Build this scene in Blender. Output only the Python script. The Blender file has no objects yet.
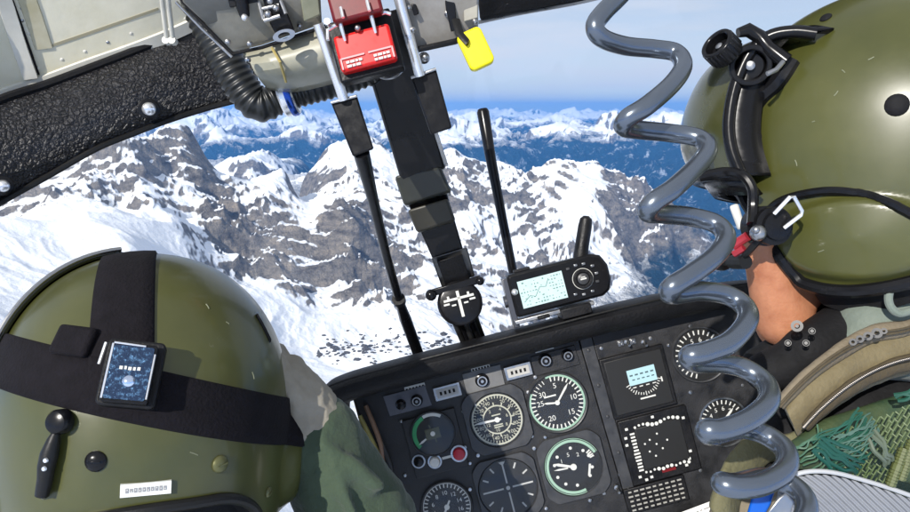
import bpy, bmesh, math, random
import numpy as np
from mathutils import Vector, Matrix, Euler
PI = math.pi
R = math.radians
random.seed(7)
scene = bpy.context.scene
col = scene.collection

# ------------------------------------------------------------------ view frame
F = 700.0                       # focal length in photo pixels (910 px wide)
PITCH = R(11.8)
RIGHT = Vector((1, 0, 0))
FWD = Vector((0, math.cos(PITCH), -math.sin(PITCH)))
UP = Vector((0, math.sin(PITCH), math.cos(PITCH)))


def P(px, py, d):
    """real point that lies d metres in front of the view for a photo pixel"""
    return FWD * d + RIGHT * (d * (px - 455) / F) + UP * (d * (256 - py) / F)


def frame(px, py, d, roll=0.0, yaw=0.0, pitch=0.0):
    """matrix with x right, y up, z towards the viewer, then turned locally"""
    m = Matrix.Identity(4)
    m.col[0][:3] = RIGHT
    m.col[1][:3] = UP
    m.col[2][:3] = -FWD
    m.translation = P(px, py, d)
    return m @ Matrix.Rotation(R(roll), 4, 'Z') @ Matrix.Rotation(R(yaw), 4, 'Y') @ Matrix.Rotation(R(pitch), 4, 'X')


# ------------------------------------------------------------------ materials
MATS = {}


def mat(name, color=(0.5, 0.5, 0.5), rough=0.5, metal=0.0, coat=0.0, emit=None, emit_s=0.0,
        var=0.0, var_scale=20.0, bump=0.0, bump_scale=60.0, spec=None, color2=None, sheen=0.0,
        rough_var=0.0):
    m = bpy.data.materials.new(name)
    m.use_nodes = True
    nt = m.node_tree
    b = nt.nodes['Principled BSDF']
    b.inputs['Base Color'].default_value = (*color, 1)
    b.inputs['Roughness'].default_value = rough
    b.inputs['Metallic'].default_value = metal
    b.inputs['Coat Weight'].default_value = coat
    b.inputs['Coat Roughness'].default_value = 0.12
    if sheen:
        b.inputs['Sheen Weight'].default_value = sheen
    if spec is not None:
        b.inputs['Specular IOR Level'].default_value = spec
    if emit:
        b.inputs['Emission Color'].default_value = (*emit, 1)
        b.inputs['Emission Strength'].default_value = emit_s
    tc = nt.nodes.new('ShaderNodeTexCoord')
    if var or color2 or rough_var:
        n = nt.nodes.new('ShaderNodeTexNoise')
        n.inputs['Scale'].default_value = var_scale
        n.inputs['Detail'].default_value = 6
        n.inputs['Roughness'].default_value = 0.65
        nt.links.new(tc.outputs['Object'], n.inputs['Vector'])
        if var or color2:
            r = nt.nodes.new('ShaderNodeValToRGB')
            r.color_ramp.elements[0].position = 0.3
            r.color_ramp.elements[1].position = 0.7
            c2 = color2 or tuple(min(1, c * (1 + var)) for c in color)
            c1 = color if color2 else tuple(c * (1 - var) for c in color)
            r.color_ramp.elements[0].color = (*c1, 1)
            r.color_ramp.elements[1].color = (*c2, 1)
            nt.links.new(n.outputs['Fac'], r.inputs['Fac'])
            nt.links.new(r.outputs['Color'], b.inputs['Base Color'])
        if rough_var:
            mr = nt.nodes.new('ShaderNodeMapRange')
            mr.inputs['From Min'].default_value = 0.3
            mr.inputs['From Max'].default_value = 0.7
            mr.inputs['To Min'].default_value = max(0.02, rough - rough_var)
            mr.inputs['To Max'].default_value = min(1, rough + rough_var)
            nt.links.new(n.outputs['Fac'], mr.inputs['Value'])
            nt.links.new(mr.outputs['Result'], b.inputs['Roughness'])
    if bump:
        n2 = nt.nodes.new('ShaderNodeTexNoise')
        n2.inputs['Scale'].default_value = bump_scale
        n2.inputs['Detail'].default_value = 5
        nt.links.new(tc.outputs['Object'], n2.inputs['Vector'])
        bp = nt.nodes.new('ShaderNodeBump')
        bp.inputs['Strength'].default_value = min(1, bump)
        bp.inputs['Distance'].default_value = 0.002
        nt.links.new(n2.outputs['Fac'], bp.inputs['Height'])
        nt.links.new(bp.outputs['Normal'], b.inputs['Normal'])
    MATS[name] = m
    return m
# ------------------------------------------------------------------ terrain
def _hash(ix, iy, seed):
    h = (ix.astype(np.int64) * 374761393 + iy.astype(np.int64) * 668265263 + seed * 1274126177) & 0xffffffff
    h = ((h ^ (h >> 13)) * 1274126177) & 0xffffffff
    return (h ^ (h >> 16)) & 0xffffffff


def perlin(x, y, seed=0):
    x0 = np.floor(x); y0 = np.floor(y)
    fx = x - x0; fy = y - y0
    u = fx * fx * fx * (fx * (fx * 6 - 15) + 10)
    v = fy * fy * fy * (fy * (fy * 6 - 15) + 10)

    def g(ix, iy, dx, dy):
        a = _hash(ix, iy, seed) * (2 * PI / 4294967296.0)
        return np.cos(a) * dx + np.sin(a) * dy
    n00 = g(x0, y0, fx, fy); n10 = g(x0 + 1, y0, fx - 1, fy)
    n01 = g(x0, y0 + 1, fx, fy - 1); n11 = g(x0 + 1, y0 + 1, fx - 1, fy - 1)
    return ((n00 * (1 - u) + n10 * u) * (1 - v) + (n01 * (1 - u) + n11 * u) * v) * 1.5


def ridged(x, y, octaves, seed, gain=0.5, lac=2.07):
    amp = 1.0; s = 0.0; w = np.ones_like(x); tot = 0
    for o in range(octaves):
        n = 1 - np.abs(perlin(x, y, seed + o * 17))
        n = n * n
        s = s + n * w * amp
        w = np.clip(n * 1.6, 0, 1)
        tot += amp; amp *= gain
        x, y = x * lac * 0.9 - y * lac * 0.43, x * lac * 0.43 + y * lac * 0.9
    return s / tot


def fbm(x, y, octaves, seed, gain=0.5):
    amp = 1.0; s = 0.0
    for o in range(octaves):
        s = s + perlin(x, y, seed + o * 31) * amp
        amp *= gain; x = x * 2.03 + 11.3; y = y * 2.03 - 7.1
    return s


def ctrl(px, py, D):
    v = P(px, py, 1.0)
    h = math.hypot(v.x, v.y)
    return (math.atan2(v.x, v.y), math.log(D), v.z / h * D)


def ctrlz(px, D, z):
    v = P(px, 200, 1.0)
    return (math.atan2(v.x, v.y), math.log(D), z)


C = []
# --- near left massif: crest, its sunny face, the snowfields in front of it
for a in [(-120, 240, 3600), (-40, 222, 3700), (40, 188, 4000), (90, 165, 4300), (130, 148, 4600), (165, 126, 4900), (188, 130, 5000),
          (210, 168, 4900), (232, 178, 5000), (262, 182, 5100), (285, 175, 5300),
          (-60, 330, 2300), (40, 300, 2600), (130, 255, 3000), (60, 235, 3300), (120, 205, 3900), (180, 215, 4000), (170, 165, 4600), (210, 235, 3900),
          (250, 240, 4000), (290, 270, 3700), (310, 300, 3500), (300, 345, 3000), (200, 300, 3100), (0, 500, 1700), (250, 430, 2100), (450, 470, 2000),
          (700, 500, 2300), (380, 380, 2700), (350, 345, 3050), (440, 350, 3100), (400, 325, 3300), (500, 350, 3300)]:
    C.append(ctrl(*a))
# snow basin and rock buttress in the middle
for a in [(300, 205, 5200), (330, 180, 6000), (330, 152, 7600), (375, 148, 7800), (400, 160, 7400), (300, 190, 7000), (350, 200, 5200),
          (343, 212, 4300), (365, 240, 4200), (330, 250, 4050), (395, 290, 3800), (360, 305, 3500), (410, 235, 4800), (430, 190, 5800), (425, 165, 6800)]:
    C.append(ctrl(*a))
# ridge on the right and its slope falling into the deep valley
for a in [(450, 156, 6600), (500, 159, 6800), (555, 160, 7000), (600, 170, 7100), (645, 186, 7300), (690, 222, 7500), (730, 262, 7600),
          (450, 215, 5500), (500, 225, 5500), (545, 215, 5900), (585, 212, 6200), (600, 240, 6000), (560, 262, 5200), (450, 270, 4500), (500, 290, 4400),
          (560, 310, 4500), (640, 260, 6500), (640, 330, 4600), (690, 280, 6700), (750, 330, 5600), (850, 330, 6000), (950, 300, 6500)]:
    C.append(ctrl(*a))
# deep valleys
for px in range(430, 1001, 80):
    C.append(ctrlz(px, 10500, -2150)); C.append(ctrlz(px, 14500, -2200))
for px in (760, 860, 980):
    C.append(ctrlz(px, 8600, -2100))
for px in (-150, -40, 60, 160):
    C.append(ctrlz(px, 7500, -1500)); C.append(ctrlz(px, 12000, -1900))
for px in (215, 250, 290):
    C.append(ctrlz(px, 6800, -1500)); C.append(ctrlz(px, 9000, -1800))
for px in (330, 380, 420):
    C.append(ctrlz(px, 9800, -1800)); C.append(ctrlz(px, 13000, -2000))
# middle distance peaks
for a in [(246, 164, 10500), (218, 190, 10300), (278, 192, 10300), (308, 180, 10800), (190, 182, 10800)]:
    C.append(ctrl(*a))
for a in [(200, 166, 14500), (250, 172, 14500), (300, 166, 14500), (380, 168, 14500)] + [(px, 131 + 4 * math.sin(px * .11), 21500) for px in range(440, 800, 30)] + [(px, 152, 18500) for px in range(440, 800, 60)]:
    C.append(ctrl(*a))
for px in range(-150, 1001, 90):
    C.append(ctrlz(px, 18500 if px < 430 else 16300, -2050))
    if px < 430:
        C.append(ctrl(px, 137 + 4 * math.sin(px * .05), 21500))
    C.append(ctrlz(px, 27500, -1700))
    C.append(ctrl(px, 121 + 3 * math.sin(px * .05), 33000))
    C.append(ctrlz(px, 46000, -1300)); C.append(ctrl(px, 113, 58000)); C.append(ctrlz(px, 70000, -700))
KX = 3.0
cp = np.array([(a * KX, l) for a, l, z in C]); cz = np.array([z for a, l, z in C])
dm = np.sqrt(((cp[:, None] - cp[None]) ** 2).sum(-1) + 0.0004)
nC = len(C)
A = np.zeros((nC + 3, nC + 3)); A[:nC, :nC] = dm; A[:nC, nC] = 1; A[:nC, nC + 1:] = cp; A[nC, :nC] = 1; A[nC + 1:, :nC] = cp.T
sol = np.linalg.solve(A + np.diag([1e-4] * nC + [0] * 3), np.concatenate([cz, [0, 0, 0]]))

NC, NR = 1150, 980
az = np.linspace(-0.72, 0.72, NC)
ln = np.concatenate([np.linspace(math.log(1300), math.log(9000), 600, endpoint=False), np.linspace(math.log(9000), math.log(70000), NR - 600)])
AZ, LN = np.meshgrid(az, ln)
D = np.exp(LN)
X = np.sin(AZ) * D; Y = np.cos(AZ) * D
base = np.full(AZ.shape, sol[nC]) + sol[nC + 1] * AZ * KX + sol[nC + 2] * LN
for i in range(nC):
    base += sol[i] * np.sqrt((AZ * KX - cp[i, 0]) ** 2 + (LN - cp[i, 1]) ** 2 + 0.0004)
# detail: ridges, gullies and benches in real metres
wx = X + 260 * fbm(X / 1500, Y / 1500, 3, 5); wy = Y + 260 * fbm(X / 1500 + 40, Y / 1500, 3, 9)
big = ridged(wx / 7000, wy / 7000, 5, 3) - 0.55
mid = ridged(wx / 1500, wy / 1500, 7, 21) - 0.5
fine = ridged(wx / 300, wy / 300, 5, 77) - 0.5
t = np.clip((D - 8500) / 8000, 0, 1)
rough = np.clip(0.55 + 1.3 * fbm(X / 1300 + 9, Y / 1300, 2, 55), 0.12, 1)
nearflat = np.clip((3600 - D) / 900, 0, 1) * np.clip((X + 2500) / 1200, 0, 1)
# rocky faces (positive) and clean snowfields (negative), each with its own place in the massif
crag = np.zeros_like(D)
for px, py, dd, sa, sl_, amt in [(168, 148, 4750, .035, .05, .7), (110, 182, 4250, .05, .05, .55), (250, 242, 4050, .062, .12, 1.4), (205, 190, 4500, .03, .06, .4), (195, 215, 4400, .02, .08, -.6), (55, 210, 3900, .05, .05, .4),
                                (372, 262, 4000, .068, .13, 1.5), (345, 215, 4400, .03, .06, 1.0), (300, 285, 3700, .05, .05, .5),
                                (470, 262, 4900, .05, .12, .6), (520, 200, 6300, .06, .10, .35), (450, 190, 6000, .05, .12, .3), (610, 205, 6900, .05, .10, .5),
                                (560, 270, 5300, .06, .10, 1.0), (650, 235, 7000, .05, .08, 1.0), (246, 155, 10300, .03, .06, .9), (350, 150, 7900, .05, .05, .1),
                                (0, 260, 3000, .16, .12, -1.2), (300, 205, 5300, .05, .13, -1.2), (410, 180, 6500, .04, .1, -.5), (586, 214, 6150, .032, .06, -2.2), (380, 350, 2900, .2, .14, -1.5),
                                (120, 290, 2800, .15, .2, -1.0), (330, 165, 7000, .04, .08, -.3)]:
    a_, l_, _z = ctrl(px, py, dd)
    crag += amt * np.exp(-((AZ - a_) / sa) ** 2 - ((LN - l_) / sl_) ** 2)
crag = np.clip(crag, -1.2, 1.4)
cp_ = np.clip(crag, 0, 1.4)
mask = 1 - 0.85 * nearflat
slab = ridged((wx * .8 + wy * .6) / 900, (wy * .8 - wx * .6) / 260, 5, 131) - 0.5
Z = base + big * 1100 * t + mid * (300 + 190 * t + 190 * cp_) * mask * (0.45 + 0.55 * rough) + fine * (70 * rough + 70 * cp_ + 45 * t) * mask + slab * (25 + 110 * cp_) * mask
Z += 620 * t * np.clip((D - 18000) / 8000, 0, 1) * (ridged(wx / 4200, wy / 4200, 4, 101) - 0.5)
Z = np.maximum(Z, -2400 + 40 * fbm(X / 900, Y / 900, 3, 3))


def grid_mesh(name, X, Y, Z):
    nr, nc = X.shape
    me = bpy.data.meshes.new(name)
    me.vertices.add(nr * nc)
    me.vertices.foreach_set('co', np.stack([X, Y, Z], -1).astype(np.float32).ravel())
    i = np.arange(nr * nc).reshape(nr, nc)
    q = np.stack([i[:-1, :-1], i[:-1, 1:], i[1:, 1:], i[1:, :-1]], -1).reshape(-1, 4)
    me.loops.add(q.size); me.loops.foreach_set('vertex_index', q.astype(np.int32).ravel())
    me.polygons.add(len(q)); me.polygons.foreach_set('loop_start', np.arange(0, q.size, 4, dtype=np.int32))
    me.polygons.foreach_set('use_smooth', np.ones(len(q), dtype=bool))
    me.update(calc_edges=True); me.validate()
    return me


def land_mat(name, flat=False):
    m = bpy.data.materials.new(name); m.use_nodes = True
    nt = m.node_tree; L = nt.links.new
    b = nt.nodes['Principled BSDF']
    b.inputs['Roughness'].default_value = 0.8
    b.inputs['Specular IOR Level'].default_value = 0.2

    def N(t, **k):
        n = nt.nodes.new(t)
        for a, v in k.items():
            setattr(n, a, v)
        return n

    def math_(op, a, bb=None, clamp=False):
        n = N('ShaderNodeMath', operation=op, use_clamp=clamp)
        for s, v in ((0, a), (1, bb)):
            if v is None:
                continue
            if isinstance(v, (int, float)):
                n.inputs[s].default_value = v
            else:
                L(v, n.inputs[s])
        return n.outputs[0]
    geo = N('ShaderNodeNewGeometry')

    def noise(scale, detail=8, rough=0.6, stretch=None, rot=None):
        n = N('ShaderNodeTexNoise'); n.inputs['Scale'].default_value = scale
        n.inputs['Detail'].default_value = detail; n.inputs['Roughness'].default_value = rough
        v = geo.outputs['Position']
        if stretch:
            mp = N('ShaderNodeMapping'); mp.inputs['Scale'].default_value = stretch
            if rot:
                mp.inputs['Rotation'].default_value = rot
            L(v, mp.inputs['Vector']); v = mp.outputs['Vector']
        L(v, n.inputs['Vector'])
        return n.outputs['Fac']
    # crags: bump whose own normal decides where snow can lie
    n1 = noise(0.006, 12, 0.68)
    strata = noise(0.012, 6, 0.6, (0.35, 0.35, 2.6), (0.35, -0.3, 0.2))
    h = math_('ADD', math_('MULTIPLY', n1, 190.0), math_('MULTIPLY', strata, 60.0))
    bp = N('ShaderNodeBump'); bp.inputs['Strength'].default_value = 1.0; bp.inputs['Distance'].default_value = 1.0
    L(h, bp.inputs['Height'])
    sep = N('ShaderNodeSeparateXYZ'); L(bp.outputs['Normal'], sep.inputs[0])
    pos = N('ShaderNodeSeparateXYZ'); L(geo.outputs['Position'], pos.inputs[0])
    # slope mask
    at = N('ShaderNodeAttribute', attribute_name='crag')
    thr = math_('ADD', math_('ADD', math_('MULTIPLY', noise(0.0016, 4, 0.5), 0.36), 0.51), math_('MULTIPLY', at.outputs['Fac'], 0.125))
    sl = math_('SUBTRACT', sep.outputs['Z'], thr)
    snow_s = math_('MULTIPLY', math_('ADD', sl, 0.03), 14.0, True)
    # snow line: low ground is dark forest, tinted with the blue of haze
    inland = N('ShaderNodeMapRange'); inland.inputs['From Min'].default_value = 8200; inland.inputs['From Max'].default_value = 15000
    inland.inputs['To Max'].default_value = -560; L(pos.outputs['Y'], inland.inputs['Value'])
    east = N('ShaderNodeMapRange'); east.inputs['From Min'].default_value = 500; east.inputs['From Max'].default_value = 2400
    east.inputs['To Max'].default_value = -160; L(pos.outputs['X'], east.inputs['Value'])  # snow line raised to the right; blue ground imitates the shaded slope
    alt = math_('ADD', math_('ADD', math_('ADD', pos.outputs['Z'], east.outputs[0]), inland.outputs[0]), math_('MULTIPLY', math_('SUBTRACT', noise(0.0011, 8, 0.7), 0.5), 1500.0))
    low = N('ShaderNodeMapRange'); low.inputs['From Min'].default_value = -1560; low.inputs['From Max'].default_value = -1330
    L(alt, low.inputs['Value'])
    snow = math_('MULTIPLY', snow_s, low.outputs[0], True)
    rockc = N('ShaderNodeValToRGB')
    rockc.color_ramp.elements[0].position = 0.3; rockc.color_ramp.elements[0].color = (0.06, 0.052, 0.047, 1)
    rockc.color_ramp.elements[1].position = 0.72; rockc.color_ramp.elements[1].color = (0.5, 0.42, 0.33, 1)
    e = rockc.color_ramp.elements.new(0.52); e.color = (0.29, 0.26, 0.225, 1)
    L(noise(0.009, 9, 0.7, (1, 1, 2.2), (0.35, -0.3, 0.2)), rockc.inputs['Fac'])
    blued_forest = N('ShaderNodeValToRGB')
    blued_forest.color_ramp.elements[0].color = (0.008, 0.03, 0.06, 1); blued_forest.color_ramp.elements[1].color = (0.03, 0.075, 0.11, 1)  # blue of the hazy, shaded valleys is put into the forest colour
    L(noise(0.004, 8, 0.7), blued_forest.inputs['Fac'])
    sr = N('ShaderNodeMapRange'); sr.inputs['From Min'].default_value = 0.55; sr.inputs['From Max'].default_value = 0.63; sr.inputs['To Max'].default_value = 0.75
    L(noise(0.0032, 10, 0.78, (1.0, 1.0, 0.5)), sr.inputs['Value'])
    fs = N('ShaderNodeMix', data_type='RGBA'); L(sr.outputs[0], fs.inputs['Factor']); L(blued_forest.outputs[0], fs.inputs['A']); fs.inputs['B'].default_value = (0.62, 0.7, 0.8, 1)
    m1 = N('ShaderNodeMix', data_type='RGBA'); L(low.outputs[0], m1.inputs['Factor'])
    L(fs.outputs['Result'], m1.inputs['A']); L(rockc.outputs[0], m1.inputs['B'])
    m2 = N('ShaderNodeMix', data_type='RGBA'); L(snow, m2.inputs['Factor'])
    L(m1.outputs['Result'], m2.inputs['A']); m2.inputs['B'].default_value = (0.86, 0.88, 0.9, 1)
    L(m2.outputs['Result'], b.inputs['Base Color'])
    # softer bump where snow smooths things over
    b2 = N('ShaderNodeBump'); b2.inputs['Distance'].default_value = 1.0
    hs = math_('MULTIPLY', h, math_('SUBTRACT', 1.0, math_('MULTIPLY', snow, 0.9)))
    L(hs, b2.inputs['Height']); b2.inputs['Strength'].default_value = 0.9
    L(b2.outputs['Normal'], b.inputs['Normal'])
    return m


me = grid_mesh('mountains', X, Y, Z)
ca = me.attributes.new('crag', 'FLOAT', 'POINT'); ca.data.foreach_set('value', crag.astype(np.float32).ravel())
mountains = bpy.data.objects.new('mountains', me); col.objects.link(mountains)
mountains['kind'] = 'structure'
me.materials.append(land_mat('alpine_land'))
# the lower ground all round, under and behind the helicopter
gx, gy = np.meshgrid(np.linspace(-90000, 90000, 160), np.linspace(-90000, 90000, 160))
gme = grid_mesh('valley_floor', gx, gy, -2650 + 90 * fbm(gx / 5000, gy / 5000, 3, 8))
valley = bpy.data.objects.new('valley_floor', gme); col.objects.link(valley)
valley['kind'] = 'structure'
gm = mat('valley_snow', (0.66, 0.7, 0.75), 0.85)
gme.materials.append(gm)

# air between the far ranges: one closed box of even, thin, bluish air
bm = bmesh.new()
bmesh.ops.create_cube(bm, size=1)
for v in bm.verts:
    v.co = Vector((v.co.x * 150000, v.co.y * 150000, -2950 if v.co.z < 0 else 700))
hm = bpy.data.meshes.new('haze'); bm.to_mesh(hm); bm.free()
haze = bpy.data.objects.new('haze', hm); col.objects.link(haze); haze['kind'] = 'stuff'
hmat = bpy.data.materials.new('thin_air'); hmat.use_nodes = True
hmat.node_tree.nodes.remove(hmat.node_tree.nodes['Principled BSDF'])
pv = hmat.node_tree.nodes.new('ShaderNodeVolumePrincipled')
pv.inputs['Color'].default_value = (0.09, 0.40, 1.0, 1)
pv.inputs['Density'].default_value = 2.3e-5
pv.inputs['Anisotropy'].default_value = 0.1
hmat.node_tree.links.new(pv.outputs[0], hmat.node_tree.nodes['Material Output'].inputs['Volume'])
hm.materials.append(hmat)

# scattered boulders and bushes on the snow below the dash
rnd = random.Random(31)
bm = bmesh.new()
pyc = {}
for i in range(210):
    px = rnd.uniform(318, 452); py = rnd.gauss(347 - (px - 380) * .06, 7.5)
    v = P(px, py, 1.0); a_ = math.atan2(v.x, v.y); ci = int(round((a_ + .72) / 1.44 * (NC - 1)))
    if ci not in pyc:
        xx, yy, zz = X[:, ci], Y[:, ci], Z[:, ci]
        dep = yy * FWD.y + zz * FWD.z; upc = yy * UP.y + zz * UP.z
        pyc[ci] = 256 - F * upc / dep
    rws = np.where(pyc[ci] <= py)[0]
    if not len(rws):
        continue
    r_ = rws[0]; p = Vector((X[r_, ci], Y[r_, ci], Z[r_, ci]))
    s_ = rnd.uniform(3, 9) * (1.6 if rnd.random() < .15 else 1)
    g = bmesh.ops.create_icosphere(bm, subdivisions=1, radius=1)
    for q in g['verts']:
        q.co = Vector((q.co.x * s_ * rnd.uniform(1.0, 1.7), q.co.y * s_ * rnd.uniform(.8, 1.3), q.co.z * s_ * rnd.uniform(.6, 1.1))) + p
bo = bpy.data.meshes.new('boulder_field'); bm.to_mesh(bo); bm.free()
boulders = bpy.data.objects.new('boulder_field', bo); col.objects.link(boulders); boulders['kind'] = 'stuff'
bo.materials.append(mat('dark_boulder', (.05, .045, .04), .9, var=.4, var_scale=.2))
# ------------------------------------------------------------------ object helpers
WORLD = {}          # world matrix of every object, so that parts can be authored in world space


def tag(o, label, cat, group=None):
    o['label'] = label; o['category'] = cat
    if group:
        o['group'] = group
    return o


def thing(name, label, cat, M, group=None):
    o = bpy.data.objects.new(name, None); col.objects.link(o)
    o.empty_display_size = 0.05
    o.matrix_world = M; WORLD[o] = M.copy()
    return tag(o, label, cat, group)


def obj(name, bm, m, parent=None, M=None, smooth=True, bev=0.0, sub=0, label=None, angle=35):
    if isinstance(bm, bpy.types.Mesh):
        me = bm
    else:
        bmesh.ops.recalc_face_normals(bm, faces=bm.faces)
        me = bpy.data.meshes.new(name); bm.to_mesh(me); bm.free()
    if not me.materials:
        for mm in (m if isinstance(m, (list, tuple)) else [m]):
            me.materials.append(mm)
    if smooth:
        for p in me.polygons:
            p.use_smooth = True
        if angle:
            me.set_sharp_from_angle(angle=R(angle))
    o = bpy.data.objects.new(name, me); col.objects.link(o)
    M = M.copy() if M is not None else Matrix.Identity(4)
    if parent is not None:
        o.parent = parent; o.matrix_basis = WORLD[parent].inverted() @ M
    else:
        o.matrix_world = M
    WORLD[o] = M
    if bev:
        b = o.modifiers.new('edge', 'BEVEL'); b.width = bev; b.segments = 2; b.limit_method = 'ANGLE'; b.angle_limit = R(40)
        b.harden_normals = False
    if sub:
        s = o.modifiers.new('smooth', 'SUBSURF'); s.levels = sub; s.render_levels = sub
    if label:
        o['label'] = label
    return o


def BM():
    return bmesh.new()


def box(bm, c, s, M=None, mi=0):
    g = bmesh.ops.create_cube(bm, size=1)
    for v in g['verts']:
        v.co = Vector((v.co.x * s[0] + c[0], v.co.y * s[1] + c[1], v.co.z * s[2] + c[2]))
        if M is not None:
            v.co = M @ v.co
    for f in {f for v in g['verts'] for f in v.link_faces}:
        f.material_index = mi
    return g['verts']


def prism(bm, pts, z0, z1, M=None, mi=0):
    """closed polygon in xy, thick from z0 to z1"""
    a = [bm.verts.new((x, y, z0)) for x, y in pts]; b = [bm.verts.new((x, y, z1)) for x, y in pts]
    n = len(pts)
    fs = [bm.faces.new(a[::-1]), bm.faces.new(b)]
    for i in range(n):
        fs.append(bm.faces.new((a[i], a[(i + 1) % n], b[(i + 1) % n], b[i])))
    for f in fs:
        f.material_index = mi
    if M is not None:
        for v in a + b:
            v.co = M @ v.co
    return a + b


def tube(bm, pts, r, n=10, cap=True, mi=0, squash=1.0):
    pts = [Vector(p) for p in pts]; m = len(pts)
    rs = [r] * m if isinstance(r, (int, float)) else list(r)
    T = []
    for i in range(m):
        t = (pts[min(i + 1, m - 1)] - pts[max(i - 1, 0)]).normalized(); T.append(t)
    up = Vector((0, 0, 1)) if abs(T[0].z) < .9 else Vector((1, 0, 0))
    nn = (up - T[0] * up.dot(T[0])).normalized()
    rings = []
    for i in range(m):
        nn = (nn - T[i] * nn.dot(T[i])).normalized()
        bb = T[i].cross(nn)
        rings.append([bm.verts.new(pts[i] + (nn * math.cos(a) + bb * math.sin(a) * squash) * rs[i]) for a in [2 * PI * k / n for k in range(n)]])
    for i in range(m - 1):
        for k in range(n):
            f = bm.faces.new((rings[i][k], rings[i][(k + 1) % n], rings[i + 1][(k + 1) % n], rings[i + 1][k])); f.material_index = mi
    if cap:
        bm.faces.new(rings[0][::-1]).material_index = mi; bm.faces.new(rings[-1]).material_index = mi
    return rings


def spline(pts, per=8, closed=False):
    pts = [Vector(p) for p in pts]; out = []; n = len(pts)
    rng = range(n) if closed else range(n - 1)
    for i in rng:
        if closed:
            p0, p1, p2, p3 = pts[(i - 1) % n], pts[i], pts[(i + 1) % n], pts[(i + 2) % n]
        else:
            p0, p1, p2, p3 = pts[max(i - 1, 0)], pts[i], pts[i + 1], pts[min(i + 2, n - 1)]
        for k in range(per):
            t = k / per
            out.append(0.5 * ((2 * p1) + (p2 - p0) * t + (2 * p0 - 5 * p1 + 4 * p2 - p3) * t * t + (3 * p1 - p0 - 3 * p2 + p3) * t ** 3))
    if not closed:
        out.append(pts[-1])
    return out


def lathe(bm, prof, n=32, M=None, mi=0):
    """profile of (radius, z); closed by caps where the radius is not 0"""
    rings = []
    for r, z in prof:
        rings.append([bm.verts.new((r * math.cos(2 * PI * k / n), r * math.sin(2 * PI * k / n), z)) for k in range(n)])
    for i in range(len(rings) - 1):
        for k in range(n):
            bm.faces.new((rings[i][k], rings[i][(k + 1) % n], rings[i + 1][(k + 1) % n], rings[i + 1][k])).material_index = mi
    bm.faces.new(rings[0][::-1]).material_index = mi; bm.faces.new(rings[-1]).material_index = mi
    vs = [v for r in rings for v in r]
    if M is not None:
        for v in vs:
            v.co = M @ v.co
    return vs


def ring(bm, r0, r1, z0, z1, n=48, M=None, a0=0, a1=2 * PI, mi=0):
    """flat annulus (or arc) with thickness"""
    full = abs(a1 - a0 - 2 * PI) < 1e-6
    m = n if full else n + 1
    V = []
    for k in range(m):
        a = a0 + (a1 - a0) * k / n
        V.append([bm.verts.new((r * math.cos(a), r * math.sin(a), z)) for r, z in ((r0, z0), (r1, z0), (r1, z1), (r0, z1))])
    for k in range(n):
        A, B = V[k], V[(k + 1) % m]
        for j in range(4):
            bm.faces.new((A[j], A[(j + 1) % 4], B[(j + 1) % 4], B[j])).material_index = mi
    if not full:
        bm.faces.new(V[0][::-1]); bm.faces.new(V[-1])
    if M is not None:
        for v in (x for q in V for x in q):
            v.co = M @ v.co


def ball(bm, c, r, seg=16, M=None):
    s = (r, r, r) if isinstance(r, (int, float)) else r
    g = bmesh.ops.create_uvsphere(bm, u_segments=seg, v_segments=max(6, seg // 2), radius=1)
    for v in g['verts']:
        v.co = Vector((v.co.x * s[0], v.co.y * s[1], v.co.z * s[2]))
        if M is not None:
            v.co = M @ v.co
        v.co += Vector(c)
    return g['verts']


def capsule(bm, p0, p1, r0, r1, n=16, squash=1.0):
    p0, p1 = Vector(p0), Vector(p1); d = (p1 - p0).normalized()
    pts, rs = [], []
    for k in range(5):
        a = PI / 2 * (1 - k / 4) ; pts.append(p0 - d * r0 * math.sin(a)); rs.append(max(1e-4, r0 * math.cos(a)))
    for k in range(5):
        a = PI / 2 * k / 4; pts.append(p1 + d * r1 * math.sin(a)); rs.append(max(1e-4, r1 * math.cos(a)))
    tube(bm, pts, rs, n, squash=squash)


def text_bm(bm, s, size, M, mi=0, depth=0.0):
    cu = bpy.data.curves.new('lettering', 'FONT'); cu.body = s; cu.size = size; cu.align_x = 'CENTER'; cu.align_y = 'CENTER'
    cu.extrude = depth
    o = bpy.data.objects.new('lettering', cu)
    col.objects.link(o)
    dg = bpy.context.evaluated_depsgraph_get()
    me = bpy.data.meshes.new_from_object(o.evaluated_get(dg))
    me.transform(M)
    n0 = len(bm.faces)
    bm.from_mesh(me)
    bm.faces.ensure_lookup_table()
    for f in bm.faces[n0:]:
        f.material_index = mi
    bpy.data.meshes.remove(me); bpy.data.objects.remove(o); bpy.data.curves.remove(cu)


def T(x, y, z=0.0):
    return Matrix.Translation((x, y, z))


def RZ(a):
    return Matrix.Rotation(a, 4, 'Z')


def align(p, nrm, up=(0, 0, 1)):
    """matrix at p with z along nrm"""
    z = Vector(nrm).normalized(); x = Vector(up).cross(z)
    if x.length < 1e-4:
        x = Vector((1, 0, 0)).cross(z)
    x.normalize(); y = z.cross(x)
    m = Matrix.Identity(4)
    m.col[0][:3] = x; m.col[1][:3] = y; m.col[2][:3] = z; m.translation = p
    return m


def remesh(o, voxel, smooth=6, disp=0.0, dscale=0.05):
    r = o.modifiers.new('skin', 'REMESH'); r.mode = 'VOXEL'; r.voxel_size = voxel; r.use_smooth_shade = True
    s = o.modifiers.new('soften', 'SMOOTH'); s.iterations = smooth; s.factor = 0.5
    if disp:
        t = bpy.data.textures.new('folds', 'CLOUDS'); t.noise_scale = dscale; t.noise_depth = 2
        d = o.modifiers.new('folds', 'DISPLACE'); d.texture = t; d.strength = disp; d.mid_level = 0.5; d.texture_coords = 'LOCAL'


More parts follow.
